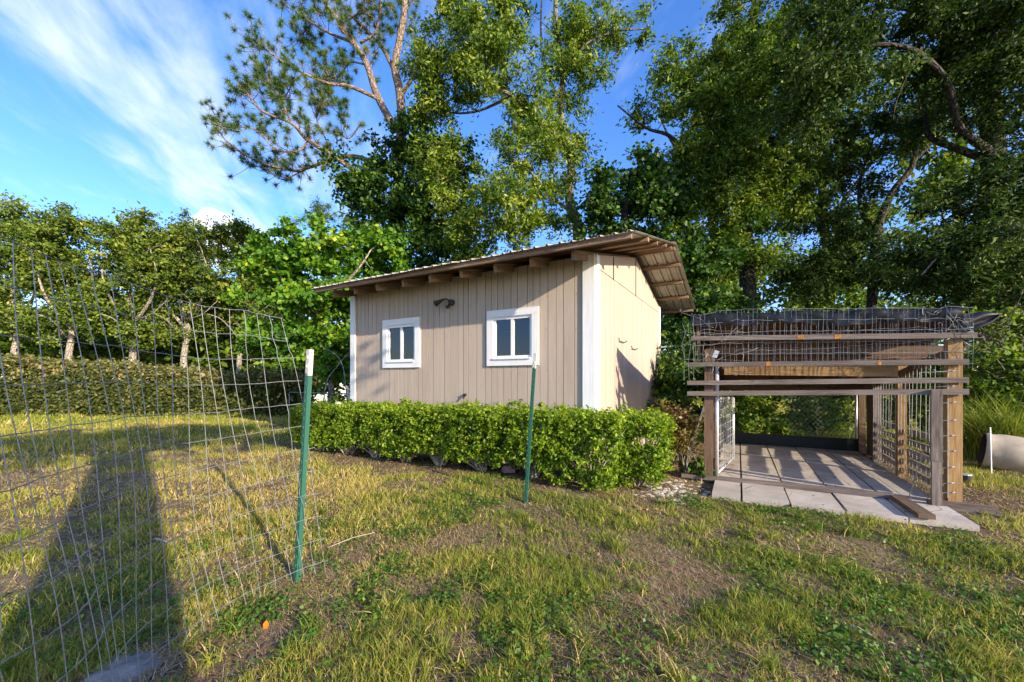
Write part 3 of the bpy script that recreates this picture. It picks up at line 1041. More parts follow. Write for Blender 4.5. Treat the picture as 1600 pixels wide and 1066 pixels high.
# ------------------------------------------------------------------ fence in the foreground
def t_post(bot, top, label, white):
    o = thing('fence_post', bot, label, 'fence post', 'green steel fence posts')
    ax = (top - bot).normalized()
    fwd = Vector((-.55, -.83, 0))
    side = fwd.cross(ax).normalized()
    fw = ax.cross(side).normalized() * -1
    b0 = bot - ax * .12

    def seg(p, q, mt, nm):
        m = MB()
        m.bar(p, q, .036, .0065, side)
        m.bar(p + fw * .0185, q + fw * .0185, .0060, .030, side)
        return m.build(nm, M[mt], o, bevel=.0012)
    cut = top - ax * white
    seg(b0, cut, 'green_post', 'shaft')
    seg(cut + ax * .0005, top, 'post_top', 'painted_top')
    n = int((top - bot).length / .055)
    for i in range(2, n):
        c = bot + ax * (i * .055)
        m = MB()
        m.bar(c - fw * .002 + side * .0, c - fw * .002 + ax * .018, .013, .015, side)
        m.build('stud', M['green_post' if (top - c).length > white else 'post_top'], o)
    return o


def base_pt(px, py):
    d = 3.0
    for _ in range(30):
        z = float(gz((px - 800) / F * d, d))
        d = (CZ - z) * F / (py - HZ)
    return P(px, py, d)


b1 = base_pt(461, 912)
t_post(b1, P(482, 546, b1.y - .02), 'rusty white topped green fence post tied to the wire fence', .165)
b2 = base_pt(821, 787)
t_post(b2, P(836, 552, b2.y), 'green fence post with short white tip standing alone before the hedge', .15)


def make_fence():
    root = thing('wire_fence', (-1.45, 1.8, 0), 'sagging galvanised wire fence running past the near green post', 'wire fence')
    base = smooth_path([(-1.31, 2.64, 0), (-1.45, 2.46, 0), (-1.60, 2.0, 0), (-1.56, 1.55, 0), (-1.37, 1.1, 0), (-1.25, .6, 0), (-1.3, -.1, 0), (-1.5, -.8, 0)], 24)
    ln = [0]
    for i in range(1, len(base)): ln.append(ln[-1] + (base[i] - base[i - 1]).length)
    rr = random.Random(9)
    zs = [1.735 - .147 * i for i in range(12)]

    def at(s, z):
        i = max(0, min(len(ln) - 2, int(np.searchsorted(ln, s)) - 1))
        t = (s - ln[i]) / max(1e-6, ln[i + 1] - ln[i])
        p = base[i].lerp(base[i + 1], t)
        near = min(1, max(0, s / 1.6))
        lean = -.135 * (1 - near) - .085 * near
        dip = -.05 * math.sin(math.pi * min(1, s / 1.0)) * (z / 1.7) + (-.05 * max(0, 1 - s / .25) if z > 1.5 else 0)
        w_ = .018 * math.sin(s * 5.1 + z * 2.3) + .012 * math.sin(s * 11 - z * 4)
        return Vector((p.x + lean * (z - .9) + w_, p.y + w_ * .6 - .03 * (z - .9), z + dip + .01 * math.sin(s * 3.3)))
    smax = ln[-1]
    for z in zs:
        start = 0 if z < 1.45 else .02
        pts = [at(s, z) + Vector((0, 0, rr.uniform(-.003, .003))) for s in np.arange(start, smax, .045)]
        MB().tube(pts, .0018, 5, False).build('line_wire', M['wire'], root, smooth=True)
    for i, s in enumerate(np.arange(.03, smax, .079)):
        kink = rr.random() < .2
        pts = []
        for z in np.arange(.06, 1.74, .0735):
            p = at(s, z)
            if kink: p += Vector((rr.uniform(-.01, .01), rr.uniform(-.01, .01), 0))
            pts.append(p)
        pts.append(at(s, 1.735))
        MB().tube(pts, .0016, 5, False).build('stay_wire', M['wire'], root, smooth=True)


make_fence()


# ------------------------------------------------------------------ foliage
def leaf_mesh(name, C, N, T, size, aspect, mat, parent, rnd, fold=.18):
    """one diamond leaf per row: centre C, normal N, direction T"""
    n = len(C)
    T = T - N * (T * N).sum(1, keepdims=True)
    T /= np.linalg.norm(T, axis=1, keepdims=True) + 1e-9
    S = np.cross(N, T)
    l = size[:, None] * .5
    wd = l * aspect
    up = N * l * fold
    V = np.empty((n, 4, 3))
    V[:, 0] = C - T * l
    V[:, 1] = C + S * wd + up - T * l * .1
    V[:, 2] = C + T * l
    V[:, 3] = C - S * wd + up - T * l * .1
    idx = np.arange(n * 4)
    return np_mesh(name, V.reshape(-1, 3), idx, np.arange(n) * 4, np.full(n, 4), mat, parent, np.repeat(rnd, 4))


def unit(a):
    return a / (np.linalg.norm(a, axis=1, keepdims=True) + 1e-9)


def clusters(ells, n, shell=2.4):
    """cluster centres inside a list of ellipsoids (centre, rx, ry, rz)"""
    wts = np.array([e[1] * e[3] + .3 * e[2] * e[3] for e in ells])
    pick = RNG.choice(len(ells), n, p=wts / wts.sum())
    c = np.array([tuple(e[0]) for e in ells])[pick]
    r = np.array([(e[1], e[2], e[3]) for e in ells])[pick]
    d = unit(RNG.normal(size=(n, 3)))
    rad = RNG.random(n) ** (1 / shell)
    return c + d * r * rad[:, None], d


def foliage(name, cc, out, per, rad, size, aspect, mat, parent, tw=7, flat=.7, droop=0.0, tone=None, twigs=True, sz_var=.3):
    """sprays of leaves round the cluster centres; returns twig ends for drawing"""
    k = len(cc)
    rads = rad * RNG.uniform(.6, 1.35, k)
    dirs = unit(RNG.normal(size=(k, tw, 3)).reshape(-1, 3) + np.repeat(out, tw, 0) * .6).reshape(k, tw, 3)
    dirs[:, :, 2] = dirs[:, :, 2] * flat - droop
    n = k * per
    ci = np.repeat(np.arange(k), per)
    ti = RNG.integers(0, tw, n)
    t = RNG.random(n) ** .7
    D = dirs[ci, ti]
    C = cc[ci] + D * (t * rads[ci])[:, None] + RNG.normal(size=(n, 3)) * (.16 * rads[ci] * (.4 + t))[:, None]
    N = unit(RNG.normal(size=(n, 3)) * .75 + np.array([0, 0, .55]) + out[ci] * .35)
    T = unit(D * .8 + RNG.normal(size=(n, 3)) * .8)
    sz = size * RNG.uniform(1 - sz_var, 1 + sz_var, n)
    ctone = RNG.normal(0, .13, k) if tone is None else tone
    rn = np.clip(.45 + ctone[ci] + RNG.normal(0, .17, n), 0, 1)
    leaf_mesh(name, C, N, T, sz, aspect, mat, parent, rn)
    return cc, dirs, rads


def limb(m, pts, r0, r1, n=7, k=5):
    sp = smooth_path(pts, k)
    c = len(sp)
    m.tube(sp, [r0 + (r1 - r0) * (i / (c - 1)) ** .8 for i in range(c)], n, True)
    return sp


def twig_tubes(m, nodes, cc, every=1, r=.012, maxd=2.6):
    """branchlets from the nearest limb node to the cluster centres"""
    nd = np.array([tuple(p) for p in nodes])
    dist = np.array([np.linalg.norm(nd - c, axis=1).min() for c in cc])
    pool = [Vector(p) for p in nd]
    pn = nd.copy()
    lev = np.zeros(len(nd))
    for i in np.argsort(dist)[::every]:
        c = cc[i]
        d = np.linalg.norm(pn - c, axis=1) + RNG.random(len(pn)) * .25
        j = int(d.argmin())
        b = Vector(c)
        if d[j] < maxd:
            a = Vector(pn[j])
            mid = a.lerp(b, .5) + Vector((random.uniform(-.16, .16), random.uniform(-.16, .16), random.uniform(-.10, .12))) * float(d[j])
            k_ = r * (.8 ** min(4, lev[j]))
            m.tube(smooth_path([a, mid, b], 3), [k_ * t for t in (1, .94, .88, .82, .76, .7, .64)], 4, False)
            pn = np.vstack([pn, c[None], np.array([tuple(mid)])])
            lev = np.concatenate([lev, [lev[j] + 1, lev[j] + 1]])


def twig_slivers(m, cc, dirs, rads, w_=.006, every=1):
    for i in range(0, len(cc), every):
        for j in range(dirs.shape[1]):
            a = Vector(cc[i])
            b = a + Vector(dirs[i, j]) * float(rads[i])
            s = Vector((random.uniform(-1, 1), random.uniform(-1, 1), random.uniform(-1, 1))).normalized() * w_
            m.face([a - s, a + s, b])


def tree(name, label, limbs, ells, ncl, per, rad, size, aspect, mat, bark, group=None, cat='tree', droop=0.0, twig=.014, shell=2.4, base=None, tw=7, flat=.7, every=1):
    """limbs: list of (points, r0, r1); first one is the trunk"""
    b = base or limbs[0][0][0]
    root = thing(name, b, label, cat, group)
    tm = MB()
    nodes = limb(tm, limbs[0][0], limbs[0][1], limbs[0][2], 9)
    tm.build('trunk', M[bark], root, smooth=True)
    bm_ = MB()
    nodes = nodes[len(nodes) // 3:]
    for pts, r0, r1 in limbs[1:]:
        nodes = nodes + limb(bm_, pts, r0, r1)[1:]
    cc, out = clusters(ells, ncl, shell)
    cc2, dirs, rads = foliage('crown', cc, out, per, rad, size, aspect, M[mat], root, droop=droop, tw=tw, flat=flat)
    twig_tubes(bm_, nodes, cc, every, twig, 3.0)
    twig_slivers(bm_, cc2, dirs, rads, .005, 2)
    bm_.build('branches', M[bark], root, smooth=True)
    return root


def E(px, py, d, rx, ry, rz):
    return (P(px, py, d), rx, ry, rz)


def ground_at(px, d, dz=-.1):
    x = (px - 800) / F * d
    return Vector((x, d, float(gz(x, d)) + dz))


# --- pine with long bare limbs
def make_pine():
    D = 14.5
    root = thing('pine_tree', ground_at(624, D), 'tall pine with long bare limbs reaching left behind the shed', 'tree')
    tm = MB()

    def z1(pts, dd=0.0, d2=None):
        out = []
        for i, (x, y) in enumerate(pts):
            t = i / max(1, len(pts) - 1)
            out.append(P(330 + x / 2.96, y / 2.96, D + dd + ((d2 - dd) * t if d2 is not None else 0)))
        return out
    nodes = limb(tm, [ground_at(624, D)] + [P(622, 420, D), P(622, 320, D), P(624, 240, D), P(628, 190, D), P(624, 140, D), P(617, 105, D), P(625, 60, D), P(632, 10, D), P(634, -60, D)], .25, .09, 10)
    tm.build('trunk', M['bark_pine'], root, smooth=True)
    bm_ = MB()
    br = [
        (z1([(790, 885), (620, 760), (450, 650), (370, 570), (230, 510), (140, 390)], -.2, -2.2), .10, .02),
        (z1([(835, 795), (690, 730), (590, 730), (450, 775), (380, 790), (200, 740), (60, 640), (30, 560)], .1, 1.3), .10, .02),
        (z1([(855, 605), (770, 450), (720, 300), (660, 200), (600, 110), (520, 0), (470, -120)], 0, -.8), .15, .04),
        (z1([(770, 455), (640, 400), (540, 385), (430, 340), (320, 280), (200, 190)], -.2, -1.6), .075, .018),
        (z1([(655, 195), (560, 160), (470, 110), (400, 60), (330, 20)], -.4, 1.0), .06, .015),
        (z1([(860, 360), (790, 220), (700, 120), (620, 50), (560, -60)], 0, 1.2), .08, .02),
        (z1([(880, 440), (930, 360), (960, 300), (1010, 270)], 0, -1.0), .08, .03),
        (z1([(860, 300), (870, 150), (900, 60), (950, -40)], 0, .8), .07, .02),
        (z1([(690, 200), (760, 150), (780, 60), (800, -60)], -.2, -.8), .05, .02),
        (z1([(560, 700), (490, 560), (500, 500), (560, 470)], -.4, -.9), .03, .012),
        (z1([(450, 650), (400, 700), (300, 690), (200, 600), (120, 610)], -.9, -1.9), .035, .01),
        (z1([(370, 570), (330, 480), (280, 400), (210, 350)], -1.2, -1.7), .035, .01),
        (z1([(430, 340), (380, 380), (340, 450), (300, 460)], -1.1, -1.4), .03, .01),
        (z1([(720, 300), (640, 290), (600, 350), (560, 360)], -.3, .6), .035, .012),
        (z1([(700, 560), (640, 640), (600, 620)], -.2, -.6), .03, .012),
        (z1([(450, 775), (330, 830), (250, 780), (180, 770)], .7, 1.4), .03, .01),
        (z1([(600, 110), (680, 60), (720, -20)], -.4, -1.0), .04, .015),
        (z1([(470, 110), (430, 150), (400, 180), (420, 200)], .2, .5), .02, .01),
    ]
    tips = []
    for pts, r0, r1 in br:
        sp = limb(bm_, pts, r0, r1, 7, 5)
        n = len(sp)
        # side shoots with tufts on the outer part
        for i in range(int(n * .30), n):
            for _ in range(4):
                if random.random() < .52 and i < n - 1: continue
                d = Vector((random.gauss(0, 1), random.gauss(0, 1), random.gauss(.55, .8))).normalized()
                tn = (sp[min(i + 1, n - 1)] - sp[max(0, i - 1)]).normalized()
                d = (d + tn * .6).normalized()
                l = random.uniform(.25, .95)
                e = sp[i] + d * l
                bm_.tube([sp[i], sp[i].lerp(e, .5) + Vector((0, 0, -.05)), e], [.012, .010, .007], 4, False)
                tips.append((e, d))
                if random.random() < .5:
                    e2 = sp[i].lerp(e, .6) + Vector((random.gauss(0, .2), random.gauss(0, .2), random.gauss(.15, .15)))
                    bm_.tube([sp[i].lerp(e, .5), e2], [.008, .006], 4, False)
                    tips.append((e2, d))
        tips.append((sp[-1], (sp[-1] - sp[-2]).normalized()))
    bm_.build('limbs', M['bark_pine'], root, smooth=True)
    # needle tufts
    nn = 105
    k = len(tips)
    base = np.array([tuple(t[0]) for t in tips])
    ax = np.array([tuple(t[1]) for t in tips])
    ci = np.repeat(np.arange(k), nn)
    n = k * nn
    d = unit(RNG.normal(size=(n, 3)) * .9 + ax[ci] * .5 + np.array([0, 0, .25]))
    d[:, 2] -= .08
    ln = RNG.uniform(.14, .27, n)
    st = base[ci] - ax[ci] * (RNG.random(n) * .07)[:, None]
    tip = st + d * ln[:, None]
    s = unit(np.cross(d, RNG.normal(size=(n, 3)))) * .0058
    V = np.stack([st - s, st + s, tip], 1).reshape(-1, 3)
    rn = np.clip(.48 + RNG.normal(0, .16, k)[ci] + RNG.normal(0, .12, n), 0, 1)
    np_mesh('needles', V, np.arange(n * 3), np.arange(n) * 3, np.full(n, 3), M['needle'], root, np.repeat(rn, 3))
    # cones
    cm = MB()
    for _ in range(26):
        e, dd = random.choice(tips)
        cm.tube([e + Vector((0, 0, -.02)), e + Vector((.02, 0, -.07)), e + Vector((.03, 0, -.15))], [.02, .04, .012], 6)
    tag(cm.build('cones', M['bark_dark'], root), kind='stuff')
    # ivy round the trunk
    v = thing('ivy', ground_at(632, D - .7), 'dark ivy thickly wrapped round the pine trunk', 'vine')
    st = MB()
    limb(st, [ground_at(632, D - .35), P(640, 400, D - .32), P(618, 300, D - .3), P(640, 220, D - .3), P(622, 190, D - .25)], .04, .015, 6)
    st.build('stem', M['bark'], v, smooth=True)
    ells = [E(640, 250, D - .4, 1.35, 1.0, 1.1), E(600, 300, D - .4, 1.5, 1.0, .9), E(640, 340, D - .4, 1.7, 1.1, 1.1), E(700, 290, D - .4, 1.3, 1.1, 1.5),
            E(660, 200, D - .2, .7, .6, .8), E(548, 268, D - .6, .8, .6, .5), E(690, 390, D - .6, 1.6, 1.0, 1.0), E(590, 370, D - .4, 1.2, .8, .7)]
    cc, out = clusters(ells, 330, 2.2)
    cc2, dirs, rads = foliage('leaves', cc, out, 105, .46, .125, .8, M['leaf_ivy'], v, flat=.8, droop=.15)


make_pine()

# --- laurel oak in the middle
D1 = 12.5
tree('oak_tree', 'sunlit laurel oak with a crooked grey trunk right behind the shed roof',
     [([ground_at(906, D1), P(904, 375, D1), P(893, 330, D1), P(889, 292, D1), P(893, 262, D1), P(884, 225, D1), P(876, 168, D1 + .2), P(880, 110, D1 + .2), P(868, 40, D1 + .3), P(872, -60, D1 + .3)], .19, .07),
      ([P(884, 225, D1), P(839, 187, D1 - .4), P(801, 150, D1 - .8), P(762, 130, D1 - 1), P(720, 60, D1 - 1.2)], .10, .03),
      ([P(890, 330, D1), P(860, 305, D1 - .7), P(830, 270, D1 - 1.2), P(790, 250, D1 - 1.6)], .06, .02),
      ([P(880, 120, D1), P(897, 100, D1), P(915, 70, D1 - .3), P(960, 50, D1 - .4), P(1010, 45, D1 - .4)], .07, .02),
      ([P(876, 168, D1), P(850, 95, D1 + .5), P(845, 30, D1 + .8), P(850, -40, D1 + 1)], .06, .02),
      ([P(801, 150, D1 - .8), P(740, 175, D1 - .2), P(690, 170, D1 + .4), P(660, 120, D1 + .6)], .05, .015),
      ([P(893, 335, D1), P(930, 300, D1 - .3), P(905, 345, D1 - .6), P(955, 345, D1 - .6)], .03, .01)],
     [E(720, 70, D1 - .8, 1.5, 1.3, 1.2), E(690, 150, D1 - .3, 1.1, 1.0, .9), E(780, 100, D1 - .8, 1.5, 1.3, 1.0), E(770, 20, D1 - .3, 1.3, 1.2, .9),
      E(840, 190, D1 - .5, 1.0, .9, .8), E(820, 265, D1 - 1.1, 1.5, 1.1, .95), E(770, 330, D1 - 1.2, 1.5, 1.1, .9), E(830, 350, D1 - .9, 1.0, .8, .7), E(720, 380, D1 - .9, 1.0, .8, .7),
      E(915, 40, D1 - .1, 1.3, 1.0, .75), E(985, 40, D1 - .3, .8, .7, .5), E(900, 120, D1, .9, .8, .6), E(700, 250, D1 - .4, .9, .9, .8), E(880, 170, D1, .55, .5, .6), E(890, 230, D1 + .1, .4, .4, .6)],
     400, 145, .48, .13, .36, 'leaf_oak2', 'bark', twig=.013)

# --- second oak, right of the gap in the crowns
D2 = 12.0
tree('oak_tree', 'tall oak with yellow green top between the sky gap and the dark live oak',
     [([ground_at(1168, D2), P(1168, 420, D2), P(1160, 330, D2), P(1172, 240, D2), P(1160, 150, D2), P(1172, 70, D2), P(1185, -30, D2)], .26, .09),
      ([P(1160, 330, D2), P(1100, 270, D2 - .6), P(1050, 215, D2 - .8), P(1010, 200, D2 - .8), P(965, 165, D2 - .8)], .10, .02),
      ([P(1170, 240, D2), P(1110, 170, D2 - .4), P(1060, 120, D2 - .6), P(1030, 110, D2 - .6)], .08, .02),
      ([P(1165, 170, D2), P(1210, 110, D2 - .6), P(1230, 30, D2 - .8)], .08, .02),
      ([P(1170, 250, D2), P(1230, 220, D2 - 1), P(1215, 180, D2 - 1.3)], .06, .02)],
     [E(1190, 25, D2 - .5, 1.3, 1.1, .9), E(1150, 105, D2 - .6, 1.3, 1.1, .8), E(1065, 115, D2 - .6, .9, .8, .6), E(1040, 165, D2 - .7, 1.0, .8, .55), E(1110, 175, D2 - .9, 1.2, 1.0, .8),
      E(1220, 150, D2 - 1.0, 1.1, 1.0, .9), E(1170, 235, D2 - 1.0, 1.4, 1.0, .8), E(1085, 235, D2 - .9, .9, .8, .6), E(1130, 310, D2 - .8, 1.4, 1.0, .9), E(1225, 300, D2 - .8, 1.1, .9, .9),
      E(1150, 390, D2 - .5, 1.5, 1.0, .8), E(1060, 300, D2 - .5, .8, .7, .7)],
     420, 140, .46, .125, .38, 'leaf_oak', 'bark_dark', twig=.013)

# --- live oak filling the right
D3 = 9.5
tree('live_oak_tree', 'large dark live oak with twisted limbs filling the upper right corner',
     [([ground_at(1556, D3), P(1556, 420, D3), P(1550, 300, D3), P(1552, 230, D3), P(1546, 160, D3), P(1555, 90, D3), P(1560, 0, D3), P(1570, -80, D3)], .30, .12),
      ([P(1552, 240, D3), P(1500, 200, D3 - .5), P(1480, 130, D3 - .8), P(1430, 80, D3 - 1), P(1360, 70, D3 - 1.2), P(1290, 90, D3 - 1.2)], .095, .025),
      ([P(1545, 250, D3), P(1490, 230, D3 + .4), P(1450, 210, D3 + .8), P(1440, 150, D3 + 1), P(1400, 100, D3 + 1)], .10, .03),
      ([P(1555, 110, D3), P(1500, 60, D3 - .3), P(1440, 20, D3 - .5), P(1380, 10, D3 - .5)], .10, .03),
      ([P(1555, 190, D3), P(1600, 150, D3 - .3), P(1650, 110, D3 - .3)], .10, .03),
      ([P(1440, 75, D3 - 1), P(1420, 110, D3 - 1.2), P(1400, 160, D3 - 1.1), P(1395, 190, D3 - 1)], .03, .01)],
     [E(1300, 40, D3 - .8, 1.0, 1.0, .75), E(1380, 30, D3 - .8, 1.2, 1.0, .75), E(1470, 30, D3 - .6, 1.3, 1.1, .8), E(1560, 30, D3 - .8, 1.2, 1.0, .9), E(1290, 110, D3 - 1.0, .9, .9, .65),
      E(1370, 105, D3 - 1.0, .8, .8, .4), E(1480, 110, D3 - .5, .9, .8, .5), E(1580, 120, D3 - 1.0, .9, .9, .7), E(1590, 210, D3 - .8, .7, .8, .6), E(1500, 170, D3 + .6, .8, .8, .45), E(1270, 175, D3 - .8, .6, .7, .5),
      E(1640, 60, D3 - .5, 1.2, 1.2, 1.6), E(1340, -30, D3 - .5, 1.6, 1.2, .6)],
     330, 165, .46, .105, .42, 'leaf_dark', 'bark_dark', droop=.12, twig=.011)

# --- smaller oak with contorted limbs, seen against the sky under the live oak
D4 = 11.5
tree('oak_tree', 'thin oak with contorted limbs against the sky gap above the kennel',
     [([ground_at(1352, D4), P(1365, 420, D4), P(1372, 355, D4), P(1395, 300, D4), P(1425, 260, D4), P(1432, 200, D4), P(1432, 160, D4)], .14, .05),
      ([P(1380, 360, D4), P(1350, 340, D4 - .3), P(1342, 300, D4 - .4), P(1350, 260, D4 - .4), P(1365, 215, D4 - .4)], .07, .02),
      ([P(1395, 300, D4), P(1370, 300, D4 + .4), P(1352, 310, D4 + .5), P(1320, 290, D4 + .5)], .045, .015),
      ([P(1425, 255, D4), P(1470, 215, D4), P(1490, 240, D4 - .3)], .05, .02),
      ([P(1432, 190, D4), P(1400, 180, D4 - .3), P(1385, 140, D4 - .4)], .04, .015)],
     [E(1320, 200, D4 - .3, .9, .8, .5), E(1390, 220, D4, .8, .7, .5), E(1300, 270, D4 - .2, 1.0, .8, .6), E(1370, 290, D4 - .4, .6, .6, .4), E(1290, 350, D4 - .2, 1.1, .8, .7), E(1340, 400, D4, 1.1, .8, .7),
      E(1440, 180, D4 + .2, .7, .6, .4), E(1420, 430, D4 - .4, 1.0, .8, .6), E(1270, 430, D4, 1.0, .8, .6)],
     250, 115, .42, .11, .42, 'leaf_dark', 'bark_dark', droop=.1, twig=.010)

# --- leafy lower oak at the right edge
D5 = 8.2
tree('oak_tree', 'leafy low oak with drooping sprays above the pot at the right edge',
     [([ground_at(1600, D5 + .8), P(1590, 500, D5 + .6), P(1570, 400, D5 + .3), P(1560, 330, D5), P(1545, 280, D5)], .13, .04),
      ([P(1575, 420, D5 + .3), P(1520, 390, D5), P(1470, 400, D5 - .2), P(1440, 430, D5 - .3)], .05, .012),
      ([P(1570, 380, D5 + .3), P(1600, 330, D5), P(1640, 300, D5)], .05, .015),
      ([P(1580, 480, D5 + .4), P(1550, 520, D5), P(1520, 540, D5 - .3)], .03, .01)],
     [E(1540, 300, D5, .9, .8, .55), E(1590, 280, D5 - .3, .7, .8, .6), E(1480, 360, D5, .9, .8, .55), E(1560, 390, D5 - .4, 1.0, .9, .6), E(1500, 430, D5 - .1, .9, .7, .45), E(1590, 460, D5 - .4, .8, .8, .5),
      E(1430, 420, D5 + .3, .7, .6, .4), E(1640, 380, D5, 1.0, 1.0, 1.0)],
     230, 140, .40, .10, .34, 'leaf_dark', 'bark', droop=.1, twig=.009)

for px, d, lb, top in ((1115, 16.5, 'tall dim tree deep behind the roof ridge end', 60), (1290, 15.5, 'tall dim tree deep behind the kennel left half', 20), (1500, 15.0, 'tall dim tree deep behind the kennel right half', 10)):
    el = []
    for q_ in range(12):
        t = (q_ + .5) / 12
        el.append(E(px + random.uniform(-75, 75), 500 + (top - 500) * t, d + random.uniform(-.6, .6), 1.35, 1.0, 1.0))
    tree('background_tree', lb, [([ground_at(px, d), P(px + 6, 450, d), P(px - 6, 300, d), P(px + 4, 150, d), P(px, top, d)], .22, .06), ([P(px, 350, d), P(px + 60, 270, d), P(px + 90, 220, d)], .08, .03), ([P(px, 300, d), P(px - 60, 230, d), P(px - 85, 180, d)], .08, .03)],
         el, 210, 62, .62, .21, .5, 'leaf_oak', 'bark_dark', group='dim trees behind the kennel', twig=.016, shell=2.0, every=2)

# --- vine-draped tree behind the roof
D6 = 11.2
tree('vine_covered_tree', 'dark green tree smothered in vines directly behind the roof ridge',
     [([ground_at(985, D6), P(985, 440, D6), P(975, 350, D6), P(985, 290, D6)], .16, .07),
      ([P(980, 330, D6), P(930, 320, D6 - .5), P(915, 300, D6 - .6)], .05, .015),
      ([P(980, 320, D6), P(1030, 290, D6 - .4), P(1050, 270, D6 - .4)], .05, .015)],
     [E(985, 330, D6, 1.4, 1.0, 1.0), E(940, 300, D6 - .1, .7, .6, .55), E(1010, 265, D6, .8, .7, .5), E(1050, 320, D6, 1.0, .8, .8), E(960, 400, D6, 1.4, 1.0, .9), E(1070, 420, D6, 1.2, .9, 1.0), E(1100, 500, D6 - .6, 1.2, .8, 1.0)],
     230, 110, .44, .12, .75, 'leaf_ivy', 'bark_dark', twig=.010, shell=2.0)

# --- mound of vines left of the shed
D7 = 11.0
tree('vine_mound', 'bright green mound of vines with yellow leaves left of the shed',
     [([ground_at(520, D7), P(515, 560, D7), P(505, 480, D7), P(520, 420, D7)], .10, .05),
      ([P(510, 500, D7), P(450, 450, D7 - .3), P(430, 410, D7 - .4)], .05, .015),
      ([P(515, 470, D7), P(560, 420, D7 - .3), P(580, 390, D7 - .4)], .05, .015),
      ([ground_at(545, D7 - .9), P(540, 600, D7 - .9), P(530, 560, D7 - .8), P(500, 540, D7 - .8)], .02, .008),
      ([ground_at(500, D7 - .9), P(510, 600, D7 - .8), P(525, 575, D7 - .8), P(550, 545, D7 - .7)], .02, .008)],
     [E(450, 400, D7, 1.15, .9, .85), E(520, 385, D7, 1.15, .9, .7), E(580, 385, D7 + .3, .9, .8, .6), E(425, 460, D7 - .1, .75, .8, .8), E(500, 460, D7 - .2, 1.2, .9, .8), E(460, 530, D7, 1.1, .8, .7),
      E(530, 520, D7 - .1, 1.0, .8, .8), E(530, 590, D7 - .1, .9, .7, .5), E(575, 450, D7, .9, .8, .8), E(400, 520, D7 + .4, .6, .6, .6), E(600, 430, D7 + 1.2, 1.0, .7, .8)],
     300, 105, .36, .115, .85, 'leaf_vine', 'bark_pale', cat='vine', twig=.008, shell=1.9, flat=.6, droop=.1)

# --- row of brushy trees on the left
LT = [('leftmost brushy tree behind the white wall at the picture edge', 20, 19, 300, 1.05),
      ('brushy tree with pale bare branches second from the left', 105, 18, 322, .95),
      ('brushy tree with a forked pale trunk behind the clipped hedge', 205, 17.5, 318, 1.0),
      ('bushy yellow green tree between the forked tree and the small cloud', 285, 18.5, 335, .95),
      ('sparse tree in front of the small white cloud', 372, 19.5, 345, .75),
      ('tree beyond the left picture edge closing the row', -70, 19, 290, 1.1)]
for label, px, d, top, k in LT:
    tb = 1.0 * d / 18
    lim = [([ground_at(px, d), P(px + 2, 560, d), P(px + 8, 510, d), P(px - 4, 470, d)], .16 * k, .09),
           ([P(px + 6, 515, d), P(px - 30, 470, d - .4), P(px - 45, 430, d - .6), P(px - 40, 400, d - .6)], .08, .02),
           ([P(px + 6, 505, d), P(px + 32, 465, d - .5), P(px + 40, 430, d - .8), P(px + 30, 390, d - .8)], .08, .02),
           ([P(px - 4, 472, d), P(px + 2, 430, d), P(px - 8, 380, d)], .08, .03),
           ([P(px + 2, 530, d), P(px - 25, 500, d - .8), P(px - 50, 490, d - 1)], .04, .012),
           ([P(px + 2, 500, d), P(px + 30, 492, d - .9), P(px + 55, 470, d - 1.2)], .04, .012)]
    e = []
    for q_ in range(15):
        t = (q_ + random.random()) / 15
        ex = px + random.uniform(-58, 58) * (1 - .45 * t)
        ey = 520 + (top + 25 - 520) * t
        e.append(E(ex, ey, d + random.uniform(-.8, .8), 1.15 * k, .9, .8))
    e.append(E(px, top + 22, d, .75, .7, .55))
    tree('brushy_tree', label, lim, e, 255 if px > -50 else 90, 88, .5, .155, .5, 'leaf_left', 'bark_pale', group='row of trees on the left', twig=.016, shell=2.0)

# the small pine top showing over the vine mound
tree('pine_tree', 'small distant pine top showing above the mound of vines',
     [([ground_at(505, 24), P(505, 500, 24), P(505, 400, 24), P(506, 318, 24)], .16, .03),
      ([P(505, 350, 24), P(485, 335, 24), P(475, 325, 24)], .04, .02), ([P(505, 345, 24), P(525, 332, 24), P(540, 325, 24)], .04, .02)],
     [E(505, 335, 24, 1.1, .9, .55), E(530, 345, 24, .8, .7, .4), E(480, 345, 24, .7, .6, .35), E(505, 380, 24, 1.0, .9, .5)],
     46, 90, .42, .26, .10, 'needle', 'bark_pine')

# --- far wood behind everything: nobody could count it
def far_wood():
    n = 1000
    ang = RNG.uniform(-1.12, 1.12, n)
    y = RNG.uniform(23, 31, n)
    x = y * np.tan(ang)
    hi = 5.6 + 2.4 * sstep(-3, 8, x) + 2.0 * vnoise(x, y, 5, 5)
    h = RNG.random(n) ** .85 * hi
    k = 320
    x = np.concatenate([x, RNG.uniform(-30, -4, k)])
    y = np.concatenate([y, RNG.uniform(20.5, 23, k)])
    h = np.concatenate([h, RNG.random(k) * 3.6])
    n += k
    cc = np.stack([x, y, h + .2], 1)
    out = unit(np.stack([-x * 0, -np.ones(n), np.full(n, .4)], 1))
    o = thing('tmp', (0, 0, 0), '', '')
    foliage('far_wood', cc, out, 80, 1.3, .40, .55, M['leaf_oak'], None)
    bpy.data.objects.remove(o)
    fw = bpy.data.objects['far_wood']
    tag(fw, 'dim wood closing the view behind the trees', 'wood', kind='stuff')


far_wood()

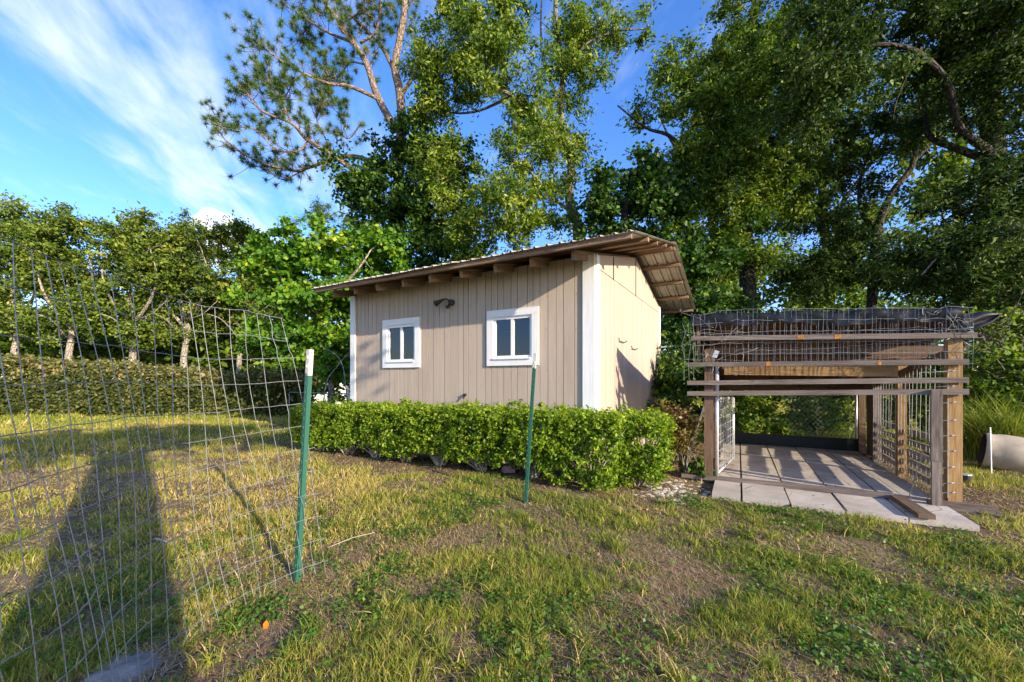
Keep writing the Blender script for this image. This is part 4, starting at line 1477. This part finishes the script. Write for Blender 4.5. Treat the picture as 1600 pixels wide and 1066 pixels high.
# ------------------------------------------------------------------ bushes and understory
def bush(name, label, ells, ncl, per, rad, size, aspect, mat, stems, cat='shrub', group=None, bark='bark', base=None, droop=0.0):
    root = thing(name, base, label, cat, group)
    cc, out = clusters(ells, ncl, 2.0)
    cc2, dirs, rads = foliage('foliage', cc, out, per, rad, size, aspect, M[mat], root, droop=droop)
    m = MB()
    for _ in range(stems):
        c = Vector(cc[random.randrange(len(cc))])
        b = Vector(base) + Vector((random.uniform(-.15, .15), random.uniform(-.15, .15), -.03))
        m.tube(smooth_path([b, b.lerp(c, .5) + Vector((random.uniform(-.1, .1), random.uniform(-.1, .1), .05)), c], 3), [.016, .014, .012, .010, .008, .006, .004], 5, False)
    twig_slivers(m, cc2, dirs, rads, .004, 2)
    tag(m.build('stems', M[bark], root), kind='stuff')
    return root


bush('bush', 'green bush behind the kennel showing through its open back', [E(1190, 665, 8.6, .7, .5, .35), E(1250, 650, 9.0, .8, .5, .45), E(1170, 620, 9, .8, .5, .5)], 70, 90, .3, .09, .6, 'leaf_oak2', 8, base=ground_at(1210, 8.9))
bush('bush', 'dark bush behind the right half of the kennel', [E(1310, 640, 9.2, .9, .5, .6), E(1350, 600, 9.4, 1.0, .6, .7), E(1280, 570, 10, 1.3, .6, .8)], 90, 95, .34, .10, .6, 'leaf_oak', 8, base=ground_at(1320, 9.3))
bush('bush', 'glossy green shrub between the shed and the kennel', [E(1062, 600, 7.8, .6, .5, .9), E(1050, 660, 7.4, .5, .4, .4), E(1090, 560, 8.2, .5, .5, .8)], 80, 95, .28, .085, .7, 'leaf_ivy', 8, base=ground_at(1062, 7.8))
bush('bush', 'sunlit shrub with fresh green leaves right of the kennel', [E(1540, 590, 6.6, .5, .5, .40), E(1580, 570, 6.4, .6, .5, .45), E(1560, 520, 6.9, .8, .5, .45), E(1620, 600, 6.2, .6, .5, .5)], 95, 95, .27, .075, .6, 'leaf_oak2', 9, base=ground_at(1570, 6.6))
bush('bush', 'green bush seen through the wire side of the kennel', [E(1440, 640, 7.2, .6, .4, .5), E(1430, 590, 7.6, .7, .5, .4), E(1480, 600, 7.5, .6, .5, .6)], 70, 95, .27, .08, .6, 'leaf_oak2', 8, base=ground_at(1445, 7.3))
bush('dry_shrub', 'browning shrub at the right end of the hedge by the kennel', [E(1058, 680, 5.1, .20, .2, .24), E(1045, 655, 5.0, .17, .16, .12), E(1072, 665, 5.3, .14, .14, .2)], 44, 75, .13, .045, .6, 'leaf_dry', 9, base=ground_at(1062, 5.15))
bush('weed', 'leafy weed at the foot of the left kennel post', [E(1085, 725, 5.15, .13, .1, .07), E(1100, 735, 5.0, .08, .08, .05)], 10, 40, .09, .06, .7, 'weed', 3, cat='weed', base=ground_at(1090, 5.1))
# tangle of dead vine stems right of the kennel
dv = thing('dead_vine', ground_at(1560, 6.9), 'tangle of bare grey vine stems right of the tarp flap', 'vine')
m = MB()
for _ in range(46):
    x, y, d = random.uniform(1500, 1600), random.uniform(500, 590), random.uniform(6.0, 6.8)
    pts = [P(x, y, d)]
    vx, vy = random.uniform(5, 15), random.uniform(-9, 6)
    for _k in range(4):
        x, y = x + vx, y + vy
        vy += random.uniform(-9, 9)
        vx += random.uniform(-6, 4)
        pts.append(P(x, y, d + random.uniform(-.1, .1)))
    m.tube(smooth_path(pts, 3), .0038, 4, False)
m.tube([ground_at(1560, 6.9), P(1560, 600, 6.7), P(1550, 540, 6.5)], .02, 5)
m.build('stems', M['bark'], dv)

# --- clipped hedge in front of the shed, one shrub after another
SHRUBS = [(4.62, -.46, .42, .30, 0.82, 'first clipped shrub of the shed hedge, next to the near fence post'),
          (3.98, -.42, .48, .33, 0.85, 'second clipped shrub of the shed hedge from the left, before the white corner'),
          (3.34, -.40, .48, .33, 0.86, 'third clipped shrub of the shed hedge from the left, under the far window'),
          (2.70, -.40, .46, .34, 0.87, 'fourth clipped shrub of the shed hedge from the left'),
          (2.04, -.40, .46, .35, 0.88, 'clipped shrub with an open fan of stems, left of the near window'),
          (1.36, -.40, .44, .36, 0.89, 'clipped shrub of the shed hedge behind the lone fence post'),
          (.62, -.40, .44, .37, 0.90, 'clipped shrub of the shed hedge left of the near corner'),
          (-.08, -.36, .42, .38, 0.89, 'full leafy shrub covering the near corner of the shed'),
          (-.52, .02, .32, .34, 0.85, 'last clipped shrub at the right end of the shed hedge')]
HP = {}
for i, (a, b, ra, rb, top, label) in enumerate(SHRUBS):
    c = sw(a, b, 0)
    zg = float(gz(c.x, c.y))
    root = thing('hedge_shrub', (c.x, c.y, zg), label, 'shrub', 'clipped shrubs along the shed')
    k = 300
    # cluster centres on the skin of a rounded box
    q = RNG.uniform(-1, 1, (k, 3))
    full = i >= 7
    ax = RNG.choice(3, k, p=[.22, .43, .35])
    sg = np.where(RNG.random(k) < (.5), -1, 1)
    for n_ in range(k):
        if RNG.random() < .68:
            q[n_, ax[n_]] = sg[n_] * RNG.uniform(.8, 1.0) if ax[n_] != 2 else RNG.uniform(.84, 1.0)
            if ax[n_] == 1: q[n_, 1] = -abs(q[n_, 1])
    nrm = np.abs(q).max(1, keepdims=True)
    sph = q / (np.linalg.norm(q, axis=1, keepdims=True) + 1e-6) * nrm * 1.18
    q = q * .78 + sph * .22
    zl = zg + (.06 if full else .14 + .10 * ((i * 37) % 5) / 4)
    narrow = np.clip((q[:, 2] + 1) / 1.0, .0, 1)
    wf = .80 + .20 * narrow if not full else .85 + .15 * narrow
    shoot = (RNG.random(k) < .09) * (q[:, 2] > .6) * RNG.uniform(.03, .11, k)
    cc = np.array([tuple(sw(a + q[n_, 0] * ra * wf[n_], b + q[n_, 1] * rb * wf[n_], zl + (top - zl) * (q[n_, 2] * .5 + .5) + .03 * math.sin(n_ * 1.7) + shoot[n_])) for n_ in range(k)])
    out = np.array([tuple(SU * q[n_, 0] * .5 + SV * q[n_, 1] + Vector((0, 0, q[n_, 2]))) for n_ in range(k)])
    out = unit(out)
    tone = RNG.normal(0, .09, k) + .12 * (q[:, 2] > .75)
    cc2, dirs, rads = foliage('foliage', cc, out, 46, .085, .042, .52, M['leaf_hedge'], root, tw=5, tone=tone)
    m = MB()
    rr = random.Random(i + 40)
    for _ in range(20):
        e = Vector(cc[rr.randrange(k)])
        b0 = Vector((c.x + rr.uniform(-.05, .05), c.y + rr.uniform(-.05, .05), zg - .03))
        md = b0.lerp(e, .45)
        md.z += .03
        m.tube(smooth_path([b0, md, e], 3), [.015, .014, .012, .010, .008, .006, .004], 5, False)
    twig_slivers(m, cc2, dirs, rads, .0022, 2)
    m.build('stems', M['bark_pale'], root)

# --- big clipped hedge across the far lawn
hd = thing('clipped_hedge', ground_at(220, 13.9), 'long clipped hedge with brown tips across the far side of the lawn', 'hedge')
n = 2300
s_ = RNG.random(n)
A, B = P(-40, 650, 13.2), P(480, 650, 13.6)
q = RNG.random((n, 2))
top = RNG.random(n) < .34
front = ~top & (RNG.random(n) < .72)
u_ = np.where(front, 0, q[:, 0])
v_ = np.where(top, RNG.uniform(.93, 1.03, n), q[:, 1])
hx = A.x + (B.x - A.x) * s_
hy = A.y + (B.y - A.y) * s_ + u_ * 1.3 + RNG.normal(0, .05, n) + .16 * (fbm(s_ * 12, s_ * 0, 1.2, 8) - .5) + .25 * (v_ > .8) * (u_ == 0)
hh = 1.74 - .70 * s_ + .16 * (fbm(s_ * 26, s_ * 3, 1.0, 21) - .5) * 3
cc = np.stack([hx, hy, gz(hx, hy) + .05 + v_ * hh], 1)
out = unit(np.stack([np.zeros(n), np.where(top, -.2, -1.0), np.where(top, 1.0, .25)], 1))
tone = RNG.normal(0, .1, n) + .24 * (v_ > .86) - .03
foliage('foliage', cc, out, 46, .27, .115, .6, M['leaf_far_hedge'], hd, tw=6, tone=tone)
m = MB()
for t in np.linspace(.03, .97, 17):
    p = A.lerp(B, t)
    b0 = Vector((p.x, p.y + .55, float(gz(p.x, p.y))))
    for _ in range(5):
        e = b0 + Vector((random.uniform(-.4, .4), random.uniform(-.35, .35), random.uniform(.8, 1.5)))
        m.tube([b0, b0.lerp(e, .5) + Vector((random.uniform(-.1, .1), 0, .1)), e], [.03, .022, .01], 5, False)
m.build('stems', M['bark'], hd)
# white wall behind it
wl = MB()
wa, wb = Vector((-24.0, 16.0, 0)), Vector((-7.0, 17.4, 0))
wl.prism([wa, wb, (wb.x, wb.y, 1.25), (wa.x, wa.y, 2.36)], (0, .2, 0))
tag(wl.build('white_wall', M['wall_white'], None), 'white wall showing over the clipped hedge below the left trees', 'wall')
# low wire fence strand beside the shed
lw = thing('strand_fence', ground_at(480, 10.2), 'thin wire strand between the vine mound and the shed', 'fence')
MB().tube([P(452, 613, 10.2), P(500, 614, 10.0), P(548, 616, 9.6)], .008, 5).build('strand', M['wire'], lw)
for x in (452, 512):
    g = ground_at(x, 10.1)
    MB().tube([g, Vector((g.x, g.y, g.z + .95))], .012, 6).build('rod', M['wire'], lw)


# ------------------------------------------------------------------ pot, stake, grass clump and small things
def make_small():
    d = 5.25
    c0, c1 = P(1538, 706, d + .25), P(1625, 735, d - .25)
    ax = (c1 - c0).normalized()
    pot = thing('plant_pot', (c0.x + .3, c0.y - .1, float(gz(c0.x, c0.y))), 'large tan plant pot lying on its side at the right edge', 'pot')
    prof = [(-.02, .285), (.0, .30), (.03, .30), (.05, .29), (.14, .312), (.28, .312), (.44, .27), (.60, .20), (.74, .145), (.75, .0)]
    ref = Vector((0, 0, 1))
    s1 = ax.cross(ref).normalized()
    s2 = ax.cross(s1)
    cz = float(gz(c0.x, c0.y)) + .235
    o0 = Vector((c0.x, c0.y, cz))
    axd = Vector((.745, -.66, -.13)).normalized()
    s1 = axd.cross(ref).normalized()
    s2 = axd.cross(s1)

    def lathe(pr, n=28):
        m = MB()
        for (t, r) in pr:
            for k in range(n):
                an = 2 * math.pi * k / n
                m.v.append(tuple(o0 + axd * t + (s1 * math.cos(an) + s2 * math.sin(an)) * r * .80))
        for i in range(len(pr) - 1):
            for k in range(n):
                k2 = (k + 1) % n
                m.f.append([i * n + k, i * n + k2, (i + 1) * n + k2, (i + 1) * n + k])
                m.uv += [(0, 0)] * 4
        return m
    lathe(prof).build('body', M['pot'], pot, smooth=True)
    lathe([(-.02, .284), (-.015, .262), (.2, .262), (.5, .2), (.6, .0)]).build('inside', M['pot_in'], pot, smooth=True)
    st = MB().tube([P(1549, 740, 5.0), P(1547, 668, 5.02)], .0075, 6).build('stake', M['pipe'], None)
    tag(st, 'thin white stake upright before the fallen pot', 'stake')
    bx = thing('can', P(1508, 722, 4.75), 'small dark can with a pale lid beside the right kennel post', 'can')
    cb = Vector((P(1509, 722, 4.75).x, 4.75, float(gz(3.9, 4.75))))
    MB().tube([cb, cb + Vector((0, 0, .13))], .05, 12).build('body', M['steel_dark'], bx)
    MB().tube([cb + Vector((0, 0, .13)), cb + Vector((0, 0, .145))], .052, 12).build('lid', M['pipe'], bx)
    # arching grass clump
    for (px, dd, lb, nb, hh) in ((1562, 5.9, 'clump of tall arching grass behind the fallen pot', 560, 1.15), (1612, 5.6, 'clump of tall grass cut by the right picture edge', 360, .95), (1525, 6.1, 'thin tall grass clump next to the right kennel post', 280, 1.0)):
        g = ground_at(px, dd, 0)
        gc = thing('grass_clump', g, lb, 'grass', 'tall grass clumps by the pot')
        n = nb
        an = RNG.uniform(0, 6.283, n)
        rad = RNG.random(n) ** .5 * .28
        bx_ = np.stack([g.x + np.cos(an) * rad, g.y + np.sin(an) * rad, np.full(n, g.z - .01)], 1)
        blades('blades', bx_, RNG.uniform(.5, 1.1, n) * hh, RNG.uniform(.25, .8, n), .0065, np.clip(RNG.normal(.40, .15, n), 0, 1), M['grass'], gc, 4)
    # rock, rubble, scraps
    g = base_pt(796, 738)
    rk = MB()
    rock(rk, g + Vector((0, 0, .03)), .085, 3)
    tag(rk.build('stone', M['pink_stone'], None, smooth=False), 'pinkish stone lying under the hedge by the lone fence post', 'stone')
    g = base_pt(195, 1050)
    rk = MB()
    rock(rk, g + Vector((0, 0, -.015)), .17, 8, .28)
    tag(rk.build('flat_stone', M['stone'], None), 'flat grey stone in the grass below the wire fence', 'stone')
    g = base_pt(926, 748)
    rk = MB()
    rock(rk, g + Vector((0, 0, .02)), .03, 5)
    tag(rk.build('plastic_scrap', M['blue'], None), 'small blue plastic scrap under the corner shrub', 'scrap')
    g = base_pt(415, 984)
    fm = MB()
    pts = [g + Vector((-.006 + .003 * k, .0, .004 + .012 * k)) for k in range(4)]
    fm.face([g + Vector((-.012, 0, .004)), g + Vector((.006, .004, .0)), g + Vector((.014, .006, .026)), g + Vector((.004, .0, .05)), g + Vector((-.012, -.003, .03))])
    lf = fm.build('fallen_leaf', M['orange'], None)
    lf.modifiers.new('solid', 'SOLIDIFY').thickness = .001
    tag(lf, 'bright orange leaf standing on the bare soil below the wire fence', 'leaf')
    a, b = base_pt(243, 846), base_pt(273, 857)
    sk = MB().tube([a + Vector((0, 0, .02)), a.lerp(b, .5) + Vector((0, 0, .03)), b + Vector((0, 0, .02))], .009, 6).build('stick', M['stick'], None)
    tag(sk, 'pale broken stick in the grass behind the wire fence', 'stick')
    rb = MB()
    for _ in range(170):
        px, py = random.gauss(1050, 26), random.gauss(764, 10)
        if py < 745 or px > 1120: continue
        g = base_pt(px, py)
        rock(rb, g + Vector((0, 0, -.004)), random.uniform(.010, .036), random.randrange(99), .4)
    tag(rb.build('rubble', M['chalk'], None), 'white limestone rubble spilled between the hedge and the pavers', 'rubble', kind='stuff')
    for (x0, y0, x1, y1, lb) in ((1320, 985, 1362, 1003, 'thin bent wire end lying in the grass right of centre'), (512, 862, 585, 838, 'dry pale straw stalk across the bare patch')):
        a, b = base_pt(x0, y0), base_pt(x1, y1)
        o = MB().tube([a + Vector((0, 0, .03)), a.lerp(b, .5) + Vector((0, 0, .045)), b + Vector((0, 0, .03))], .003, 5).build('stalk', M['stick'], None)
        tag(o, lb, 'stalk')


def rock(m, c, r, seed, flat=.7):
    q = random.Random(seed)
    rows, cols = 5, 8
    pts = []
    jt = [[q.uniform(.75, 1.2) for _ in range(cols)] for _ in range(rows + 1)]
    base = len(m.v)
    for i in range(rows + 1):
        th = math.pi * i / rows
        for j in range(cols):
            ph = 2 * math.pi * j / cols
            k = jt[i][j] if 0 < i < rows else 1
            m.v.append((c.x + r * k * math.sin(th) * math.cos(ph) * 1.2, c.y + r * k * math.sin(th) * math.sin(ph), c.z + r * k * math.cos(th) * flat))
    for i in range(rows):
        for j in range(cols):
            j2 = (j + 1) % cols
            m.f.append([base + i * cols + j, base + (i + 1) * cols + j, base + (i + 1) * cols + j2, base + i * cols + j2])
            m.uv += [(0, 0)] * 4


def blades(name, base, hgt, bend, width, rnd, mat, parent, seg=2):
    """grass blades as bent strips; seg=1 gives single triangles"""
    n = len(base)
    an = RNG.uniform(0, 6.283, n)
    d = np.stack([np.cos(an), np.sin(an), np.zeros(n)], 1)
    s = np.stack([-np.sin(an), np.cos(an), np.zeros(n)], 1)
    tw = RNG.uniform(0, 6.283, n)
    s = s * np.cos(tw)[:, None] + d * np.sin(tw)[:, None]
    wd = width * RNG.uniform(.6, 1.3, n)
    cols = []
    for i in range(seg):
        t = i / seg
        c = base + d * (hgt * bend * t * t)[:, None] + np.array([0, 0, 1.0]) * (hgt * (t - .35 * bend * t * t))[:, None]
        ww = (wd * (1 - t * .45))[:, None] * s
        cols += [c - ww, c + ww]
    tip = base + d * (hgt * bend)[:, None] + np.array([0, 0, 1.0]) * (hgt * (1 - .35 * bend))[:, None]
    cols.append(tip)
    k = len(cols)
    V = np.stack(cols, 1).reshape(-1, 3)
    loops, tot = [], []
    ar = np.arange(n)[:, None] * k
    fl = []
    for i in range(seg - 1):
        fl.append((np.array([2 * i, 2 * i + 1, 2 * i + 3, 2 * i + 2])[None] + ar, 4))
    fl.append((np.array([2 * seg - 2, 2 * seg - 1, 2 * seg])[None] + ar, 3))
    L = np.concatenate([f[0].ravel() for f in fl])
    tot = np.concatenate([np.full(n, f[1]) for f in fl])
    st = np.concatenate([[0], np.cumsum(tot)[:-1]])
    return np_mesh(name, V, L, st, tot, mat, parent, np.repeat(rnd, k))


make_small()


# ------------------------------------------------------------------ lawn
def cover(x, y):
    """0..1 how much grass grows here, and how green it is"""
    a, b = shed_local(x, y)
    p, q = kennel_local(x, y)
    den = .25 + .75 * sstep(.24, .50, fbm(x + 31, y + 17, .95, 41, 4) + .10)
    for bx_, by_, r in BARE:
        den = den * (1 - .93 * np.exp(-((x - bx_) ** 2 + ((y - by_) * .9) ** 2) / (r * r * .34)))
    shed = (a > -.2) & (a < 4.7) & (b > -.12) & (b < 4.3)
    strip = sstep(-1.0, -.35, b) * sstep(-1.2, -.6, a) * sstep(5.9, 5.3, a) * (b < 4.5)
    den = den * (1 - .88 * strip)
    slab = (p > -.04) & (p < 2.10) & (q > -.76) & (q < 3.1)
    den = np.where(shed | slab, 0, den)
    kn = (p > -.5) & (p < 2.5) & (q > -.1) & (q < 3.4)
    den = np.where(kn, den * .25, den)
    green = fbm(x + 70, y + 9, 1.5, 77, 3)
    return den, green


def lawn():
    # zones by distance from the lawn's near end; (rmin, rmax, blades per m2, height, width, segments)
    parts = [(.9, 3.0, 13500, .055, .0021, 2), (3.0, 5.2, 5900, .055, .0031, 2), (5.2, 9.0, 2400, .060, .0052, 1), (9.0, 16.0, 760, .085, .011, 1), (16.0, 26.0, 260, .11, .022, 1)]
    for r0, r1, dens, hg, wd, seg in parts:
        half = math.radians(60)
        area = half * (r1 ** 2 - r0 ** 2)
        n = int(area * dens)
        r = np.sqrt(RNG.uniform(r0 ** 2, r1 ** 2, n))
        an = RNG.uniform(-half, half, n)
        x, y = r * np.sin(an), r * np.cos(an)
        # tufts: pull the blades together
        cell = .075 if r1 < 6 else .12
        tx = np.round(x / cell) * cell + (vnoise(x * 0 + np.round(x / cell) * 3.1, np.round(y / cell) * 2.7, 1, 5) - .5) * cell
        ty = np.round(y / cell) * cell + (vnoise(np.round(x / cell) * 1.9, np.round(y / cell) * 3.3, 1, 6) - .5) * cell
        pull = RNG.random(n) * .55
        x, y = x + (tx - x) * pull, y + (ty - y) * pull
        den, green = cover(x, y)
        keep = RNG.random(n) < den * .9 + .06 * (den > .005)
        x, y, den, green = x[keep], y[keep], den[keep], green[keep]
        n = len(x)
        tuft = fbm(x + 3, y + 8, .34, 19, 3)
        straw = RNG.random(n) < np.clip(.55 - 1.3 * (green - .42) - .25 * (den - .5), .12, .9) * .72
        h = hg * RNG.uniform(.45, 1.3, n) * (.35 + 1.25 * sstep(.3, .75, tuft)) * (.6 + .4 * den)
        bend = RNG.uniform(.15, .9, n)
        flat = straw & (RNG.random(n) < .55)
        h = np.where(flat, h * .35, h)
        bend = np.where(flat, RNG.uniform(1.5, 3.2, n), bend)
        rn = np.where(straw, np.clip(RNG.normal(.85, .08, n), 0, 1), np.clip(.30 + (1 - green) * .46 + RNG.normal(0, .11, n), 0, .76))
        bs = np.stack([x, y, gz(x, y) - .004], 1)
        o = blades('lawn_grass', bs, h, bend, wd, rn, M['grass'], None, seg)
        tag(o, 'patchy half dry lawn grass', 'grass', kind='stuff')
    # creeping broad-leaved weeds near the camera
    n = 150000
    r = np.sqrt(RNG.uniform(1.0, 5.0 ** 2, n))
    an = RNG.uniform(-1.0, 1.0, n)
    x, y = r * np.sin(an), r * np.cos(an)
    den, green = cover(x, y)
    patch = sstep(.50, .66, fbm(x + 11, y + 5, .9, 91, 3)) * den
    near = np.exp(-((x + .25) ** 2 / .8 + (y - 2.2) ** 2 / .45))
    keep = RNG.random(n) < np.clip(patch * .85 * (.25 + .75 * (fbm(x + 2, y + 1, .16, 55, 2) > .5)) + near * .8 * (fbm(x + 2, y + 1, .16, 55, 2) > .47), 0, 1)
    x, y = x[keep], y[keep]
    n = len(x)
    C = np.stack([x, y, gz(x, y) + RNG.uniform(.008, .045, n)], 1)
    N = unit(RNG.normal(size=(n, 3)) * .45 + np.array([0, 0, 1.0]))
    T = unit(RNG.normal(size=(n, 3)))
    o = leaf_mesh('ground_weeds', C, N, T, RNG.uniform(.014, .032, n), .72, M['weed'], None, np.clip(RNG.normal(.5, .2, n), 0, 1))
    tag(o, 'creeping broad leaved weeds in the lawn', 'weeds', kind='stuff')
    # dead thatch lying flat
    for r0, r1, nn, wd, ln in ((.9, 3.6, 110000, .0016, .07), (3.6, 9.0, 120000, .0036, .09)):
        r = np.sqrt(RNG.uniform(r0 ** 2, r1 ** 2, nn))
        an = RNG.uniform(-1.05, 1.05, nn)
        x, y = r * np.sin(an), r * np.cos(an)
        den, green = cover(x, y)
        a, b = shed_local(x, y)
        p, q = kennel_local(x, y)
        dry = sstep(.35, .6, fbm(x + 90, y + 40, .7, 63, 3))
        keep = (RNG.random(nn) < .25 + .75 * dry) & ~((p > -.04) & (p < 2.1) & (q > -.76) & (q < 3.2)) & ~((a > 0) & (a < 4.4) & (b > 0) & (b < 4.1))
        x, y = x[keep], y[keep]
        k = len(x)
        az = RNG.uniform(0, 6.283, k)
        L_ = RNG.uniform(.35, 1.3, k) * ln
        B0 = np.stack([x, y, gz(x, y) + RNG.uniform(.002, .012, k)], 1)
        dv_ = np.stack([np.cos(az) * L_, np.sin(az) * L_, RNG.uniform(-.004, .03, k)], 1)
        sd = np.stack([-np.sin(az), np.cos(az), np.zeros(k)], 1) * wd
        V = np.stack([B0 - sd, B0 + sd, B0 + dv_], 1).reshape(-1, 3)
        rn = np.clip(RNG.normal(.62, .2, k), 0, 1)
        o = np_mesh('thatch', V, np.arange(k * 3), np.arange(k) * 3, np.full(k, 3), M['litter'], None, np.repeat(rn, 3))
        tag(o, 'dead straw lying flat in the lawn', 'straw', kind='stuff')
    # taller tussocks
    tb = []
    rn, hh = [], []
    for _ in range(150):
        r = math.sqrt(random.uniform(1.6 ** 2, 4.6 ** 2))
        an = random.uniform(-.95, .95)
        x, y = r * math.sin(an), r * math.cos(an)
        den, green = cover(np.array([x]), np.array([y]))
        if random.random() > den[0] + .1: continue
        k = random.randrange(30, 75)
        g = random.uniform(.12, .48)
        for _k in range(k):
            xx, yy = x + random.gauss(0, .028), y + random.gauss(0, .028)
            tb.append((xx, yy, float(z0) if False else 0))
            rn.append(min(1, max(0, random.gauss(g, .1))) if random.random() < .85 else .85)
            hh.append(random.uniform(.05, .135))
    tb = np.array(tb)
    tb[:, 2] = gz(tb[:, 0], tb[:, 1]) - .004
    o = blades('grass_tussocks', tb, np.array(hh), RNG.uniform(.3, 1.3, len(tb)), .0028, np.array(rn), M['grass'], None, 3)
    tag(o, 'coarse tufts of longer grass in the lawn', 'grass', kind='stuff')
    # fallen leaves and straw crumbs under the hedge and on the bare soil
    n = 26000
    r = np.sqrt(RNG.uniform(1.0, 8.5 ** 2, n))
    an = RNG.uniform(-1.0, 1.0, n)
    x, y = r * np.sin(an), r * np.cos(an)
    a, b = shed_local(x, y)
    p, q = kennel_local(x, y)
    den, green = cover(x, y)
    pr = .55 * (1 - den) * sstep(9, 5, r) + .06
    slab = (p > -.05) & (p < 2.2) & (q > -1) & (q < 3.1)
    pr = np.where(slab, .05 + .5 * ((p < .3) | (p > 1.9)) * (q > 0), pr)
    pr = np.where((a > 0) & (a < 4.4) & (b > .1) & (b < 4.1), 0, pr)
    keep = RNG.random(n) < pr
    x, y, slab = x[keep], y[keep], slab[keep]
    n = len(x)
    C = np.stack([x, y, np.where(slab, .115, gz(x, y) + .006)], 1)
    N = unit(RNG.normal(size=(n, 3)) * .3 + np.array([0, 0, 1.0]))
    o = leaf_mesh('leaf_litter', C, N, unit(RNG.normal(size=(n, 3))), RNG.uniform(.014, .05, n), .3, M['litter'], None, RNG.random(n))
    tag(o, 'dry fallen leaves and crumbs on the bare soil', 'leaf litter', kind='stuff')


lawn()

# ------------------------------------------------------------------ tree behind the viewer whose shadow crosses the lawn
hx_, hy_ = to_sun.x / math.cos(SUN_EL), to_sun.y / math.cos(SUN_EL)
nrm_ = Vector((-hy_, hx_, 0))          # points right of the shadow
tb_ = Vector((hx_, hy_, 0)) * 4.2 + Vector((-.12, -.12, 0))
tt = lambda z, dx=0, dy=0: Vector((tb_.x + dx, tb_.y + dy, z))
tree('shade_tree', 'shade tree behind the viewer that darkens the left lawn', [([tt(-.1), tt(1.5), tt(3, .05), tt(4.6, .1)], .42, .30), ([tt(4.4, .1), tt(4.9, 1, .6), tt(5.2, 1.8, 1)], .15, .05), ([tt(4.4, .1), tt(4.9, -1, -.6), tt(5.2, -1.8, -1)], .15, .05)],
     [(tt(5.0, 1.2, 1.1), 1.5, 1.5, .45), (tt(5.1, -1.2, -1.1), 1.5, 1.5, .45), (tt(5.2), 1.7, 1.7, .5)],
     70, 60, .55, .2, .5, 'leaf_oak', 'bark')
